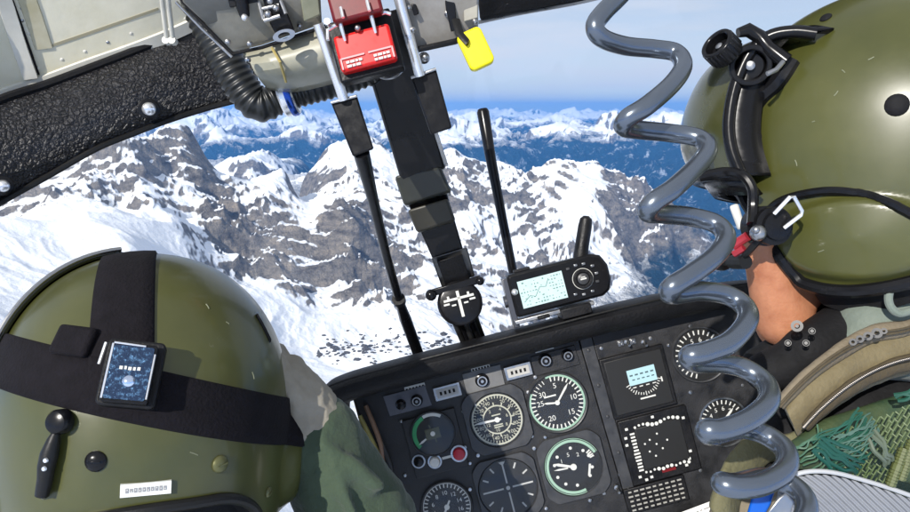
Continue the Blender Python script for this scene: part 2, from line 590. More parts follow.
# common materials
black = mat('black_plastic', (0.008, 0.008, 0.009), 0.45, spec=.25, var=0.4, var_scale=60, bump=0.25, bump_scale=400, rough_var=0.15)
gloss_black = mat('gloss_black', (0.007, 0.007, 0.008), 0.22, spec=.25, rough_var=0.08, var_scale=80)
matte_black = mat('matte_black', (0.009, 0.009, 0.01), 0.75, spec=.2, var=0.4, var_scale=40, bump=0.3, bump_scale=300)
rubber = mat('rubber', (0.008, 0.008, 0.008), 0.45, spec=.3, bump=0.2, bump_scale=200)
chrome = mat('chrome', (0.9, 0.9, 0.9), 0.32, 0.85, rough_var=0.1, var_scale=90)
steel = mat('worn_steel', (0.42, 0.42, 0.42), 0.35, 1.0, rough_var=0.15, var_scale=60)
panel_grey = mat('panel_grey', (0.013, 0.013, 0.0145), 0.5, var=0.5, var_scale=35, bump=0.2, bump_scale=500, rough_var=0.15)
bezel_grey = mat('bezel_grey', (0.034, 0.035, 0.038), 0.45, var=0.35, var_scale=70, rough_var=0.1)
white_mark = mat('white_marking', (0.58, 0.58, 0.54), 0.6)
cream_mark = mat('aged_cream_marking', (0.4, 0.4, 0.32), 0.6)
green_mark = mat('greenish_marking', (0.27, 0.42, 0.32), 0.6)
dial_black = mat('dial_black', (0.006, 0.006, 0.006), 0.55)
red_paint = mat('red_paint', (0.62, 0.006, 0.004), 0.4, coat=0.2, var=0.15, var_scale=60, rough_var=0.1)
dark_red = mat('dark_red_paint', (0.13, 0.004, 0.006), 0.4, var=0.3, var_scale=60)
# ------------------------------------------------------------------ instrument panel
ROLL = 14.5
PM = frame(557, 402, 1.0, ROLL)
_o = Vector(((557 - 455) / F, (256 - 402) / F))
_c, _s = math.cos(R(ROLL)), math.sin(R(ROLL))


def pp(px, py):
    """photo pixel -> panel plane coordinates (metres)"""
    x = (px - 455) / F - _o.x; y = (256 - py) / F - _o.y
    return (x * _c + y * _s, -x * _s + y * _c)


panel = thing('instrument_panel', 'black tilted instrument panel with round white-marked gauges under a padded hood', 'instrument panel', PM @ T(0.05, -0.35, -0.1))
# faceplates: pilot side and centre side with a seam between them
bm = BM()
left = [pp(*p) for p in [(352, 392), (440, 369), (577, 334), (630, 516), (660, 640), (440, 690), (405, 560)]]
prism(bm, left, -0.012, 0.0)
obj('faceplate', bm, panel_grey, panel, PM, bev=0.001)
bm = BM()
right = [pp(*p) for p in [(590, 331), (745, 292), (800, 300), (850, 470), (900, 640), (672, 640), (642, 516)]]
prism(bm, right, -0.012, 0.002)
obj('faceplate', bm, panel_grey, panel, PM, bev=0.001, label='centre faceplate with screen unit')
bm = BM()
prism(bm, [pp(*p) for p in [(577.5, 334), (589.5, 331), (641.5, 516), (671, 640), (661, 640), (630.5, 516)]], -0.010, 0.0035)
for px, py in [(588, 350), (598, 385), (607, 416), (618, 452), (628, 488)]:
    u, v = pp(px, py)
    lathe(bm, [(.0026, .003), (.0026, .0045), (.0015, .005)], 12, T(u, v, 0))
obj('seam_strip', bm, bezel_grey, panel, PM, bev=0.0006)
# body of the panel behind the plates
bm = BM()
prism(bm, [pp(*p) for p in [(350, 393), (440, 367), (577, 332), (745, 290), (803, 298), (905, 650), (438, 695), (400, 560)]], -0.17, -0.0125)
obj('housing', bm, matte_black, panel, PM)

# padded hood: a curved lip that stands out towards the crew and wraps round the left corner
bm = BM()
hood_path = [(352, 520, .02), (336, 452, .03), (326, 415, .04), (331, 390, .045), (350, 379, .045), (392, 367, .045), (440, 354.5, .045), (520, 334, .045), (600, 313, .045),
             (680, 296, .04), (745, 287, .03), (800, 292, .02)]
cs = [(-.030, -.03), (-.029, .0), (-.026, .03), (-.020, .050), (-.010, .060), (.0, .060), (.007, .050), (.010, .03), (.010, .0), (.002, -.06)]
ctr = [Vector((*pp(x, y), 0)) for x, y, _ in hood_path]
sp = spline([c + Vector((0, 0, h[2])) for c, h in zip(ctr, hood_path)], 6)
rings = []
for i, p in enumerate(sp):
    t_ = (sp[min(i + 1, len(sp) - 1)] - sp[max(i - 1, 0)]); t_.z = 0; t_.normalize()
    n_ = Vector((-t_.y, t_.x, 0))
    k = p.z / .045
    rings.append([bm.verts.new(Vector((p.x, p.y, 0)) + n_ * a + Vector((0, 0, b if b < 0 else b * k))) for a, b in cs])
for i in range(len(rings) - 1):
    for j in range(len(cs) - 1):
        bm.faces.new((rings[i][j], rings[i][j + 1], rings[i + 1][j + 1], rings[i + 1][j]))
    bm.faces.new((rings[i][-1], rings[i][0], rings[i + 1][0], rings[i + 1][-1]))
bm.faces.new(rings[0]); bm.faces.new(rings[-1][::-1])
hood_mat = mat('hood_vinyl', (0.006, 0.006, 0.007), 0.55, spec=.25, var=0.4, var_scale=30, bump=0.5, bump_scale=260, rough_var=0.1)
obj('hood', bm, hood_mat, panel, PM, angle=50)
bm = BM()
for i in range(0, len(sp)):
    pass
tube(bm, [Vector((p.x, p.y, max(0.0, p.z / .045 * .058))) + Vector((-(sp[min(i + 1, len(sp) - 1)] - sp[max(i - 1, 0)]).normalized().y * .0075, 0.0074, 0)) for i, p in enumerate(sp)], 0.0016, 8)
obj('hood_piping', bm, rubber, panel, PM)

# wiring bay at the left end: brackets, looms
bm = BM()
prism(bm, [pp(*p) for p in [(352, 398), (372, 392), (412, 520), (398, 540), (372, 470)]], -0.03, -0.004)
obj('side_bracket', bm, mat('olive_bracket', (0.075, 0.065, 0.04), 0.6, var=0.5, var_scale=30), panel, PM, bev=0.001)
for k, (a, m_) in enumerate([((366, 405, 378, 440, 398, 500), 'tan'), ((372, 420, 388, 462, 402, 512), 'blk'), ((360, 415, 380, 462, 392, 520), 'yel')]):
    bm = BM()
    c_ = {'tan': (0.22, 0.13, 0.08), 'blk': (0.02, 0.02, 0.02), 'yel': (0.3, 0.26, 0.08)}[m_]
    pts = spline([Vector((*pp(a[0], a[1]), 0.004)), Vector((*pp(a[2] + 3, a[3]), 0.012)), Vector((*pp((a[2] + a[4]) / 2 - 3, (a[3] + a[5]) / 2), .006)), Vector((*pp(a[4], a[5]), 0.004))], 8)
    tube(bm, pts, 0.0034, 8)
    obj('wire_loom', bm, mat('loom_' + m_, c_, 0.6, var=.3), panel, PM)


def screw(bm, px, py, r=0.0028, z=0.0):
    u, v = pp(px, py)
    M = T(u, v, z) @ RZ(random.random() * 3)
    lathe(bm, [(r, 0), (r, r * .35), (r * .75, r * .62), (r * .3, r * .7)], 14, M)
    box(bm, (0, 0, r * .72), (r * 1.5, r * .24, r * .12), M)


def gauge(px, py, r, plate='round', name='gauge', face_m=dial_black, label=None, rimw=.07, rimm=None, platek=1.14):
    """face part with bezel; returns (face object, matrix, radius)"""
    u, v = pp(px, py); M = PM @ T(u, v, 0)
    bm = BM()
    lathe(bm, [(r, -.001), (r, .0026)], 56)
    f = obj(name, bm, face_m, panel, M, label=label)
    bm = BM()
    if plate == 'square':
        k = r * platek; c = r * .32
        pts = []
        for sx, sy, a0 in ((1, 1, 0), (-1, 1, 90), (-1, -1, 180), (1, -1, 270)):
            for q in range(5):
                a = R(a0 + q * 22.5); pts.append((sx * (k - c) + c * math.cos(a), sy * (k - c) + c * math.sin(a)))
        n = 64
        outer = []
        for i in range(n):
            a = 2 * PI * i / n; d = Vector((math.cos(a), math.sin(a)))
            # distance to the rounded square along d
            s = k / max(abs(d.x), abs(d.y)); s = min(s, k * 1.22); outer.append(d * s)
        V = []
        for i in range(n):
            a = 2 * PI * i / n; d = Vector((math.cos(a), math.sin(a)))
            V.append([bm.verts.new((*(d * r * 1.005), .0015)), bm.verts.new((*(d * r * 1.04), .0052)), bm.verts.new((*(outer[i] * .985), .0052)), bm.verts.new((*outer[i], .004)), bm.verts.new((*outer[i], -.002))])
        for i in range(n):
            A_, B_ = V[i], V[(i + 1) % n]
            for j in range(4):
                bm.faces.new((A_[j], A_[j + 1], B_[j + 1], B_[j]))
    else:
        n = 56
        prof = [(r * 1.0, .0015), (r * 1.02, .0055), (r * (1.02 + rimw * .6), .0062), (r * (1.02 + rimw), .0045), (r * (1.03 + rimw), -.001)]
        V = [[bm.verts.new((q * math.cos(2 * PI * i / n), q * math.sin(2 * PI * i / n), z)) for q, z in prof] for i in range(n)]
        for i in range(n):
            A_, B_ = V[i], V[(i + 1) % n]
            for j in range(4):
                bm.faces.new((A_[j], A_[j + 1], B_[j + 1], B_[j]))
    obj('bezel', bm, rimm or bezel_grey, f, M)
    glass(f, M, r)
    return f, M, r


Z0 = .0031


def ticks(bm, r, n, r0, r1, w, skip=lambda i: False, a0=0, a1=360):
    for i in range(n):
        if skip(i):
            continue
        a = R(a0 + (a1 - a0) * i / n)
        box(bm, ((r0 + r1) / 2 * r, 0, Z0), ((r1 - r0) * r, w * r, .0004), RZ(a))


def needle(parent, M, r, deg, length, w, tail=.15, m=None, z=.0042):
    bm = BM()
    prism(bm, [(-tail * r, -w * r * .7), (length * .75 * r, -w * r), (length * r, 0), (length * .75 * r, w * r), (-tail * r, w * r * .7)], z, z + .0006)
    lathe(bm, [(w * 2.2 * r, z - .0006), (w * 2.2 * r, z + .0012)], 16)
    obj('pointer', bm, m or white_mark, parent, M @ RZ(R(deg)))


def numerals(bm, r, items, rr, size):
    """items of (text, degrees)"""
    for s, a in items:
        text_bm(bm, s, size * r, T(rr * r * math.cos(R(a)), rr * r * math.sin(R(a)), Z0 + .0003))


cover_m = bpy.data.materials.new('gauge_glass'); cover_m.use_nodes = True; _n = cover_m.node_tree
_n.nodes.remove(_n.nodes['Principled BSDF'])
_t = _n.nodes.new('ShaderNodeBsdfTransparent'); _g = _n.nodes.new('ShaderNodeBsdfGlossy'); _g.inputs['Roughness'].default_value = .05
_x = _n.nodes.new('ShaderNodeMixShader'); _x.inputs[0].default_value = .015
_n.links.new(_t.outputs[0], _x.inputs[1]); _n.links.new(_g.outputs[0], _x.inputs[2]); _n.links.new(_x.outputs[0], _n.nodes['Material Output'].inputs['Surface'])


def glass(parent, M, r):
    bm = BM(); lathe(bm, [(r, .0052), (r * .9, .0062), (r * .6, .0074), (r * .3, .008), (r * .02, .0082)], 40)
    obj('cover_glass', bm, cover_m, parent, M)


PXR = 1 / F     # one photo pixel at the panel
# airspeed style gauge with two rings of numerals
f, M, r = gauge(497, 419, 26.5 * PXR, 'square', 'airspeed_gauge', platek=1.2)
bm = BM(); ring(bm, .90 * r, .96 * r, Z0 - .0003, Z0 + .0001); ring(bm, .50 * r, .55 * r, Z0 - .0003, Z0 + .0001)
ticks(bm, r, 48, .8, .9, .03); ticks(bm, r, 12, .55, .66, .045)
numerals(bm, r, [(str(20 + 20 * i), 60 - 28 * i) for i in range(12)], .71, .19)
numerals(bm, r, [('4', 60), ('6', 10), ('8', -40), ('10', -100), ('12', -160), ('2', 120)], .4, .17)
for y_ in (.18, -.2, -.28):
    box(bm, (0, y_ * r, Z0), (.34 * r, .045 * r, .0004))
obj('markings', bm, cream_mark, f, M)
needle(f, M, r, 178, .86, .045)
# altimeter style gauge with greenish ring
f, M, r = gauge(557, 402, 28 * PXR, 'round', 'altimeter')
bm = BM(); ring(bm, .93 * r, 1.0 * r, Z0 - .0003, Z0 + .0001, a0=R(-212), a1=R(102))
obj('ring_marking', bm, green_mark, f, M)
bm = BM(); ticks(bm, r, 32, .78, .93, .045, a0=-212, a1=102)
numerals(bm, r, [('30', 140), ('25', 172), ('20', -122), ('15', -48), ('10', 5), ('5', 85)], .6, .27)
for k_ in range(4):
    box(bm, (.86 * r, 0, Z0), (.14 * r, .03 * r, .0004), RZ(R(112 + 9 * k_)))
obj('markings', bm, white_mark, f, M)
needle(f, M, r, 48, .8, .04, .05)
needle(f, M, r, 170, .5, .035, .05, z=.005)
bm = BM(); box(bm, (-.2 * r, .28 * r, Z0 + .0004), (.44 * r, .055 * r, .0004)); obj('marking_bar', bm, white_mark, f, M)
# large ring gauge below
f, M, r = gauge(573, 466, 28.5 * PXR, 'square', 'climb_gauge', platek=1.16)
bm = BM(); ring(bm, .86 * r, .95 * r, Z0 - .0003, Z0 + .0001, a0=R(20), a1=R(285)); ring(bm, .98 * r, 1.0 * r, Z0 - .0003, Z0 + .0001, a0=R(20), a1=R(285))
obj('ring_marking', bm, green_mark, f, M)
bm = BM()
for a_ in (85, 45, 22, 135, 162, 200, 232, 268, 318, 345):
    lathe(bm, [(.055 * r, Z0 - .0002), (.055 * r, Z0 + .0003)], 12, T(.66 * r * math.cos(R(a_)), .66 * r * math.sin(R(a_))))
numerals(bm, r, [('5', 100), ('1', 142), ('2', 56)], .45, .2)
for a_ in (15, 20, 26, 32):
    box(bm, (.74 * r, 0, Z0), (.16 * r, .05 * r, .0004), RZ(R(a_)))
obj('markings', bm, white_mark, f, M)
needle(f, M, r, 158, .72, .05, .05); needle(f, M, r, 176, .7, .03, -.2, z=.005)
bm = BM(); prism(bm, [(.5 * r, -.42 * r), (.62 * r, -.05 * r), (.55 * r, -.03 * r), (.42 * r, -.42 * r)], Z0 + .0003, Z0 + .0009); obj('flag_marking', bm, white_mark, f, M)
# course indicator with a crosshair
f, M, r = gauge(508, 487, 29 * PXR, 'square', 'course_gauge', platek=1.1)
bm = BM()
for a_ in (0, 90, 180, 270):
    box(bm, (.52 * r, 0, Z0), (.72 * r, .055 * r, .0005), RZ(R(a_ + 0)))
for i in range(12):
    if i % 3:
        box(bm, (.8 * r, 0, Z0), (.2 * r, .055 * r, .0004), RZ(R(30 * i)))
lathe(bm, [(.07 * r, Z0), (.07 * r, Z0 + .001)], 14)
prism(bm, [(-.12 * r, .92 * r), (.12 * r, .92 * r), (0, .78 * r)], Z0, Z0 + .0005)
obj('markings', bm, mat('soft_grey_marking', (.42, .42, .4), .6), f, M)
# torque gauge with green arc on its own square unit
u, v = pp(435, 441)
bm = BM(); box(bm, (0, -.002, .003), (.077, .085, .006)); 
unit = obj('annunciator_plate', bm, panel_grey, panel, PM @ T(u, v, 0), bev=.001)
f, M, r = gauge(433, 432, 21 * PXR, 'round', 'torque_gauge', rimw=.05)
f.location.z += .005
WORLD[f] = WORLD[f] @ T(0, 0, .005); M = WORLD[f]
for ch in f.children:
    pass
bm = BM(); ring(bm, .78 * r, .97 * r, Z0 - .0003, Z0 + .0002, a0=R(110), a1=R(215)); obj('green_arc', bm, mat('green_arc_paint', (.03, .28, .1), .5), f, M)
bm = BM(); ring(bm, .82 * r, .97 * r, Z0 - .0003, Z0 + .0002, a0=R(52), a1=R(108)); obj('white_arc', bm, white_mark, f, M)
bm = BM(); box(bm, (0, 0, Z0), (.06 * r, .9 * r, .0004), RZ(.2)); box(bm, (0, 0, Z0 + .0006), (.7 * r, .5 * r, .0004)); obj('markings', bm, mat('dim_olive', (.07, .07, .03), .6), f, M)
needle(f, M, r, 205, .85, .05, -.4)
for px_, py_, rr_, m_, nm_ in [(459, 452, 6.2, mat('red_button', (.4, .012, .03), .4), 'push_button'), (435, 460, 5.2, white_mark, 'push_button'), (419, 460, 5, gloss_black, 'push_button')]:
    u, v = pp(px_, py_); bm = BM(); q = rr_ * PXR
    lathe(bm, [(q, .004), (q, .011), (q * .85, .0135), (q * .4, .0145)], 24); obj(nm_, bm, m_, panel, PM @ T(u, v, 0))
    bm = BM(); ring(bm, q * 1.05, q * 1.35, .004, .008, 28); obj('button_collar', bm, steel, panel, PM @ T(u, v, 0))
bm = BM(); u, v = pp(447, 456); box(bm, (0, 0, .0062), (.014, .0035, .0006)); obj('placard', bm, white_mark, panel, PM @ T(u, v, 0))
# small gauge bottom left
f, M, r = gauge(447, 506, 24 * PXR, 'round', 'temperature_gauge')
bm = BM(); ticks(bm, r, 30, .8, .95, .045, a0=-60, a1=250); numerals(bm, r, [(str(2 * i + 2), 230 - 36 * i) for i in range(8)], .58, .24)
ring(bm, .96 * r, .99 * r, Z0 - .0003, Z0 + .0001)
obj('markings', bm, white_mark, f, M); needle(f, M, r, 235, .75, .05, .3)
# gauges behind the coiled cord
for px_, py_, rr_ in [(699, 354, 26), (722, 421, 23)]:
    f, M, r = gauge(px_, py_, rr_ * PXR, 'round', 'engine_gauge')
    bm = BM(); ticks(bm, r, 24, .76, .93, .05, a0=-50, a1=260); numerals(bm, r, [(str(i + 1), 240 - 33 * i) for i in range(9)], .56, .26)
    obj('markings', bm, white_mark, f, M); needle(f, M, r, 40, .75, .05, .3)
    if rr_ == 23:
        bm = BM(); ring(bm, 1.0 * r, 1.07 * r, .006, .0075); obj('chrome_ring', bm, steel, f, M)
# screen unit
u, v = pp(637, 381); M = PM @ T(u, v, 0)
bm = BM(); box(bm, (0, 0, .004), (.093, .088, .008)); su = obj('radio_unit', bm, black, panel, M, bev=.0015)
bm = BM(); box(bm, (0, 0, .0085), (.083, .078, .002)); obj('front_plate', bm, dial_black, su, M, bev=.001)
scr = mat('lit_lcd', (.2, .3, .32), .3, emit=(.42, .62, .68), emit_s=.55)
us, vs = pp(640, 374); bm = BM(); box(bm, (us - u, vs - v, .0098), (.040, .022, .001)); obj('display', bm, scr, su, M)
bm = BM()
for k_ in range(5):
    box(bm, (us - u - .015 + .0075 * k_, vs - v + .003, .0105), (.0045, .0022, .0002)); box(bm, (us - u - .013 + .007 * k_, vs - v - .0035, .0105), (.004, .0016, .0002))
obj('display_marks', bm, mat('lcd_ink', (.06, .1, .11), .5), su, M)
bm = BM()
for k_ in range(17):
    a_ = R(200 + 140 * k_ / 16); box(bm, (.024, 0, .0098), (.006 if k_ % 4 == 0 else .0035, .0011, .0004), T(us - u, vs - v - .002) @ RZ(a_))
for k_ in range(4):
    box(bm, (us - u - .014 + .0095 * k_, vs - v - .0145, .0098), (.005, .0014, .0004))
box(bm, (us - u + .001, vs - v - .032, .0098), (.022, .0022, .0004)); box(bm, (us - u + .026, vs - v - .012, .0098), (.002, .007, .0004), None)
obj('dial_marks', bm, white_mark, su, M)
# dotted indicator square
u, v = pp(658, 444); M = PM @ T(u, v, 0)
bm = BM(); box(bm, (0, 0, .004), (.1, .094, .008)); ai = obj('attitude_unit', bm, black, panel, M, bev=.0015)
bm = BM(); box(bm, (.004, .002, .0085), (.066, .06, .002)); obj('front_plate', bm, dial_black, ai, M, bev=.001)
bm = BM(); rnd = random.Random(4)
for k_ in range(12):
    box(bm, (-.034, .026 - k_ * .0048, .0098), (.006 + .003 * rnd.random(), .0026, .0004))
for k_ in range(11):
    x_ = -.028 + k_ * .0062; s_ = .0016 + .0014 * rnd.random()
    lathe(bm, [(s_, .0096), (s_, .0102)], 10, T(x_, .034 + .002 * math.sin(k_)))
    lathe(bm, [(s_ * .9, .0096), (s_ * .9, .0102)], 10, T(x_, -.031 - .001 * math.sin(k_ * 2)))
for x_, y_ in [(-.012, .012), (-.004, .004), (.003, -.004), (-.016, -.004), (-.009, -.012), (.012, .006), (0, .018), (-.02, .008)]:
    lathe(bm, [(.0014, .0096), (.0014, .0102)], 8, T(x_, y_))
for x_, y_ in [(-.04, .034), (-.044, .022), (-.045, .012), (-.038, -.036), (-.03, -.042), (-.022, -.04), (.036, -.028), (.04, -.018), (.03, -.036), (.042, .03), (.0, .042)]:
    box(bm, (x_, y_, .0084), (.004, .0034, .0012))
obj('dot_marks', bm, white_mark, ai, M)
bm = BM(); box(bm, (.004, -.036, .0092), (.02, .004, .0006)); obj('red_flag', bm, dark_red, ai, M)
# round pointers/knobs on the top row and their placards
for px_, py_, rr_ in [(417, 400, 4.6), (482, 380, 5.2), (545, 360, 5.2), (567, 355, 4.6), (401, 404, 4.0)]:
    u, v = pp(px_, py_); q = rr_ * PXR
    bm = BM(); lathe(bm, [(q * 1.35, 0), (q * 1.35, .003), (q * 1.0, .004), (q * .95, .010), (q * .6, .011)], 24)
    kn = obj('knob', bm, gloss_black, panel, PM @ T(u, v, 0))
    if rr_ > 4.5:
        bm = BM(); ring(bm, q * .72, q * .95, .0102, .0112, 28); lathe(bm, [(q * .3, .010), (q * .3, .0122)], 12); obj('knob_ring', bm, steel, kn, PM @ T(u, v, 0))
for px_, py_, w_, h_ in [(415, 387.5, 21, 6), (480.5, 368, 19, 5.5), (544, 348, 19, 5.5)]:
    u, v = pp(px_, py_); bm = BM(); box(bm, (0, 0, .0008), (w_ * PXR, h_ * PXR, .0014))
    pl = obj('placard', bm, white_mark, panel, PM @ T(u, v, 0), bev=.0004)
    bm = BM()
    for k_ in range(6):
        box(bm, ((-.4 + .16 * k_) * w_ * PXR, 0, .0016), (.1 * w_ * PXR, h_ * PXR * .35, .0002))
    obj('placard_print', bm, matte_black, pl, PM @ T(u, v, 0))
for px_, py_ in [(447.5, 391), (518, 370.5)]:
    u, v = pp(px_, py_); bm = BM(); box(bm, (0, 0, .003), (27 * PXR, 13.5 * PXR, .006)); cn = obj('counter_window', bm, steel, panel, PM @ T(u, v, 0), bev=.0006)
    bm = BM(); box(bm, (0, 0, .0064), (22 * PXR, 8.5 * PXR, .0012)); wn = obj('window_card', bm, mat('grey_card', (.42, .41, .38), .5, var=.2), cn, PM @ T(u, v, 0))
    bm = BM()
    for k_ in range(4):
        box(bm, ((-.3 + .2 * k_) * 22 * PXR, 0, .0072), (.1 * 22 * PXR, 3.5 * PXR, .0002))
    obj('card_print', bm, matte_black, cn, PM @ T(u, v, 0))
# lighter grey face of the switch row
bm = BM(); prism(bm, [pp(*p) for p in [(383, 396), (425, 385), (432, 405), (390, 416)]], .0005, .0022); obj('switch_plate', bm, mat('blue_grey_plate', (.1, .105, .125), .45, var=.3), panel, PM, bev=.0005)
bm = BM(); prism(bm, [pp(*p) for p in [(462, 374), (500, 364), (505, 384), (467, 394)]], .0005, .0022); obj('switch_plate', bm, mat('grey_plate', (.13, .13, .13), .45, var=.3), panel, PM, bev=.0005)
bm = BM(); prism(bm, [pp(*p) for p in [(530, 357), (574, 345), (580, 364), (535, 376)]], .0005, .0022); obj('switch_plate', bm, panel_grey, panel, PM, bev=.0005)
# switches and small screws all over
bm = BM()
for px_, py_ in [(467, 397), (528, 392), (465, 447), (532, 436), (401, 421), (463, 411), (405, 475), (470, 463), (535, 377), (590, 432), (478, 455), (534, 448), (539, 496), (604, 493), (545, 437), (470, 489), (546, 508),
                 (595, 375), (601, 348), (678, 341), (668, 345), (690, 326), (607, 362), (612, 405), (668, 400), (620, 474), (700, 470), (735, 330), (742, 385), (690, 392), (650, 338), (476, 405), (590, 500)]:
    screw(bm, px_, py_, .0026 + .0008 * random.random(), .0005)
obj('screw_set', bm, steel, panel, PM)['kind'] = 'stuff'
for px_, py_ in [(620, 343), (632, 341)]:
    u, v = pp(px_, py_); bm = BM(); box(bm, (0, 0, .003), (.008, .008, .003)); ring(bm, .001, .0032, .0045, .006, 16); obj('indicator_lamp', bm, steel, panel, PM @ T(u, v, 0), bev=.0004)
for px_, py_ in [(626, 341), (643, 341), (616, 486), (719, 338), (731, 352)]:
    u, v = pp(px_, py_); bm = BM()
    lathe(bm, [(.004, 0), (.004, .004), (.0016, .005), (.0022, .015), (.0018, .016)], 14)
    obj('toggle_switch', bm, steel, panel, PM @ T(u, v, 0) @ Matrix.Rotation(.3, 4, 'X'))
# ribbed breaker/label block bottom centre
u, v = pp(655, 493); M = PM @ T(u, v, 0)
bm = BM(); box(bm, (0, 0, .004), (.088, .036, .008)); lb = obj('label_block', bm, black, panel, M, bev=.001)
bm = BM(); rnd = random.Random(9)
for i in range(9):
    for j in range(5):
        box(bm, (-.036 + i * .009, -.013 + j * .0065, .0084), (.0045 + .0025 * rnd.random(), .0022, .0006))
obj('label_rows', bm, mat('dull_label', (.3, .29, .26), .6), lb, M)
# paper card sticking up below the panel
u, v = pp(692, 508); M = PM @ T(u, v, .03) @ Matrix.Rotation(-.25, 4, 'X') @ RZ(.1)
bm = BM(); box(bm, (0, -.03, 0), (.1, .085, .0012))
card = obj('kneeboard_card', bm, mat('paper', (.72, .7, .66), .7, var=.08, var_scale=40), None, M)
tag(card, 'white printed paper card standing below the centre of the instrument panel', 'paper card')
WORLD[card] = M
bm = BM(); rnd = random.Random(3)
for j in range(9):
    x_ = -.042
    while x_ < .036:
        w_ = .003 + .006 * rnd.random(); box(bm, (x_ + w_ / 2, .006 - j * .0075, .0007), (w_, .0013, .0002)); x_ += w_ + .0022
obj('print', bm, mat('grey_ink', (.2, .2, .2), .7), card, M)
# ------------------------------------------------------------------ cabin frame
def quad_sheet(bm, rows, thick=None, mi=0):
    """skin over rows of points"""
    V = [[bm.verts.new(p) for p in r] for r in rows]
    for i in range(len(V) - 1):
        for j in range(len(V[0]) - 1):
            bm.faces.new((V[i][j], V[i][j + 1], V[i + 1][j + 1], V[i + 1][j])).material_index = mi
    return V


def slab(bm, pts, away=0.02, mi=0):
    """polygon of world points thickened away from the viewer"""
    n = len(pts); a = [bm.verts.new(p) for p in pts]; b = [bm.verts.new(p + p.normalized() * away) for p in pts]
    bm.faces.new(a).material_index = mi; bm.faces.new(b[::-1]).material_index = mi
    for i in range(n):
        bm.faces.new((a[i], b[i], b[(i + 1) % n], a[(i + 1) % n])).material_index = mi


I4 = Matrix.Identity(4)
# padded black arch along the top of the left door window
arch_t = thing('door_arch', 'curved black crinkle-covered frame arch above the left window with a screw in it', 'window frame', Matrix.Translation(P(100, 110, .8)))
lo = [(-90, 262), (-40, 228), (0, 203), (50, 175), (96, 149), (130, 135), (167, 121), (205, 109), (235, 101), (262, 94)]
hi = [(-90, 160), (-40, 124), (0, 101), (45, 86), (88, 70), (130, 54), (165, 40), (198, 26), (215, 12), (235, -6)]
dd = [.66, .70, .73, .76, .78, .80, .82, .84, .85, .86]
rows = []
for k in range(len(lo)):
    d = dd[k]; a = Vector((*lo[k], 0)); b = Vector((*hi[k], 0)); r_ = []
    for j, (t_, dz) in enumerate([(-.03, .05), (-.03, .012), (.0, .0), (.06, -.006), (.3, -.014), (.55, -.017), (.8, -.012), (.95, -.002), (1.0, .006), (1.02, .05)]):
        q = a.lerp(b, t_); r_.append(P(q.x, q.y, d + dz))
    rows.append(r_)
# densify along the arch
dense = []
cols = list(zip(*rows))
cols = [spline(c, 8) for c in cols]
rows = [list(r) for r in zip(*cols)]
bm = BM(); V = quad_sheet(bm, rows)
bm.faces.new([r[0] for r in V][::-1]) if False else None
for i in range(len(V) - 1):
    bm.faces.new((V[i][-1], V[i][0], V[i + 1][0], V[i + 1][-1]))
bm.faces.new(V[0]); bm.faces.new(V[-1][::-1])
am = mat('crinkled_leatherette', (0.011, 0.010, 0.012), 0.42)
nt_ = am.node_tree; b_ = nt_.nodes['Principled BSDF']; b_.inputs['Coat Weight'].default_value = .35; b_.inputs['Coat Roughness'].default_value = .25
tc_ = nt_.nodes.new('ShaderNodeTexCoord'); nz_ = nt_.nodes.new('ShaderNodeTexNoise'); nz_.inputs['Scale'].default_value = 60; nz_.inputs['Detail'].default_value = 3
mp_ = nt_.nodes.new('ShaderNodeMixRGB'); mp_.blend_type = 'ADD'; mp_.inputs[0].default_value = .02
nt_.links.new(tc_.outputs['Object'], nz_.inputs['Vector']); nt_.links.new(tc_.outputs['Object'], mp_.inputs[1]); nt_.links.new(nz_.outputs['Color'], mp_.inputs[2])
vo_ = nt_.nodes.new('ShaderNodeTexVoronoi'); vo_.inputs['Scale'].default_value = 150; vo_.feature = 'DISTANCE_TO_EDGE'
nt_.links.new(mp_.outputs[0], vo_.inputs['Vector'])
n3_ = nt_.nodes.new('ShaderNodeTexNoise'); n3_.inputs['Scale'].default_value = 210; n3_.inputs['Detail'].default_value = 4
nt_.links.new(tc_.outputs['Object'], n3_.inputs['Vector'])
ad_ = nt_.nodes.new('ShaderNodeMath'); ad_.operation = 'MULTIPLY_ADD'; ad_.inputs[1].default_value = 1.6
cl_ = nt_.nodes.new('ShaderNodeClamp'); cl_.inputs['Max'].default_value = .22
nt_.links.new(vo_.outputs['Distance'], cl_.inputs['Value'])
nt_.links.new(cl_.outputs[0], ad_.inputs[0]); nt_.links.new(n3_.outputs['Fac'], ad_.inputs[2])
bp_ = nt_.nodes.new('ShaderNodeBump'); bp_.inputs['Strength'].default_value = 1; bp_.inputs['Distance'].default_value = .006
nt_.links.new(ad_.outputs[0], bp_.inputs['Height']); nt_.links.new(bp_.outputs[0], b_.inputs['Normal'])
obj('padding', bm, am, arch_t, angle=70)
bm = BM(); tube(bm, spline([P(x, y, d - .004) for (x, y), d in zip(lo, dd)], 8), .0035, 8); obj('edge_seal', bm, rubber, arch_t)
bm = BM(); tube(bm, spline([P(x, y - 1, d + .002) for (x, y), d in zip(hi, dd)], 8), .005, 8); obj('upper_seam', bm, matte_black, arch_t)
for x, y, d, r_ in [(149, 109, .795, .0095), (3, 186, .715, .008)]:
    M = align(P(x, y, d), -P(x, y, d))
    bm = BM(); lathe(bm, [(r_ * 1.25, -.004), (r_ * 1.25, .001), (r_, .002)], 24, M); w_ = obj('washer', bm, gloss_black, arch_t)
    bm = BM(); lathe(bm, [(r_ * .8, .0), (r_ * .78, .004), (r_ * .55, .0075), (r_ * .2, .009)], 24, M); box(bm, (0, 0, .0092), (r_ * 1.1, r_ * .16, .0008), M); obj('screw', bm, chrome, arch_t)

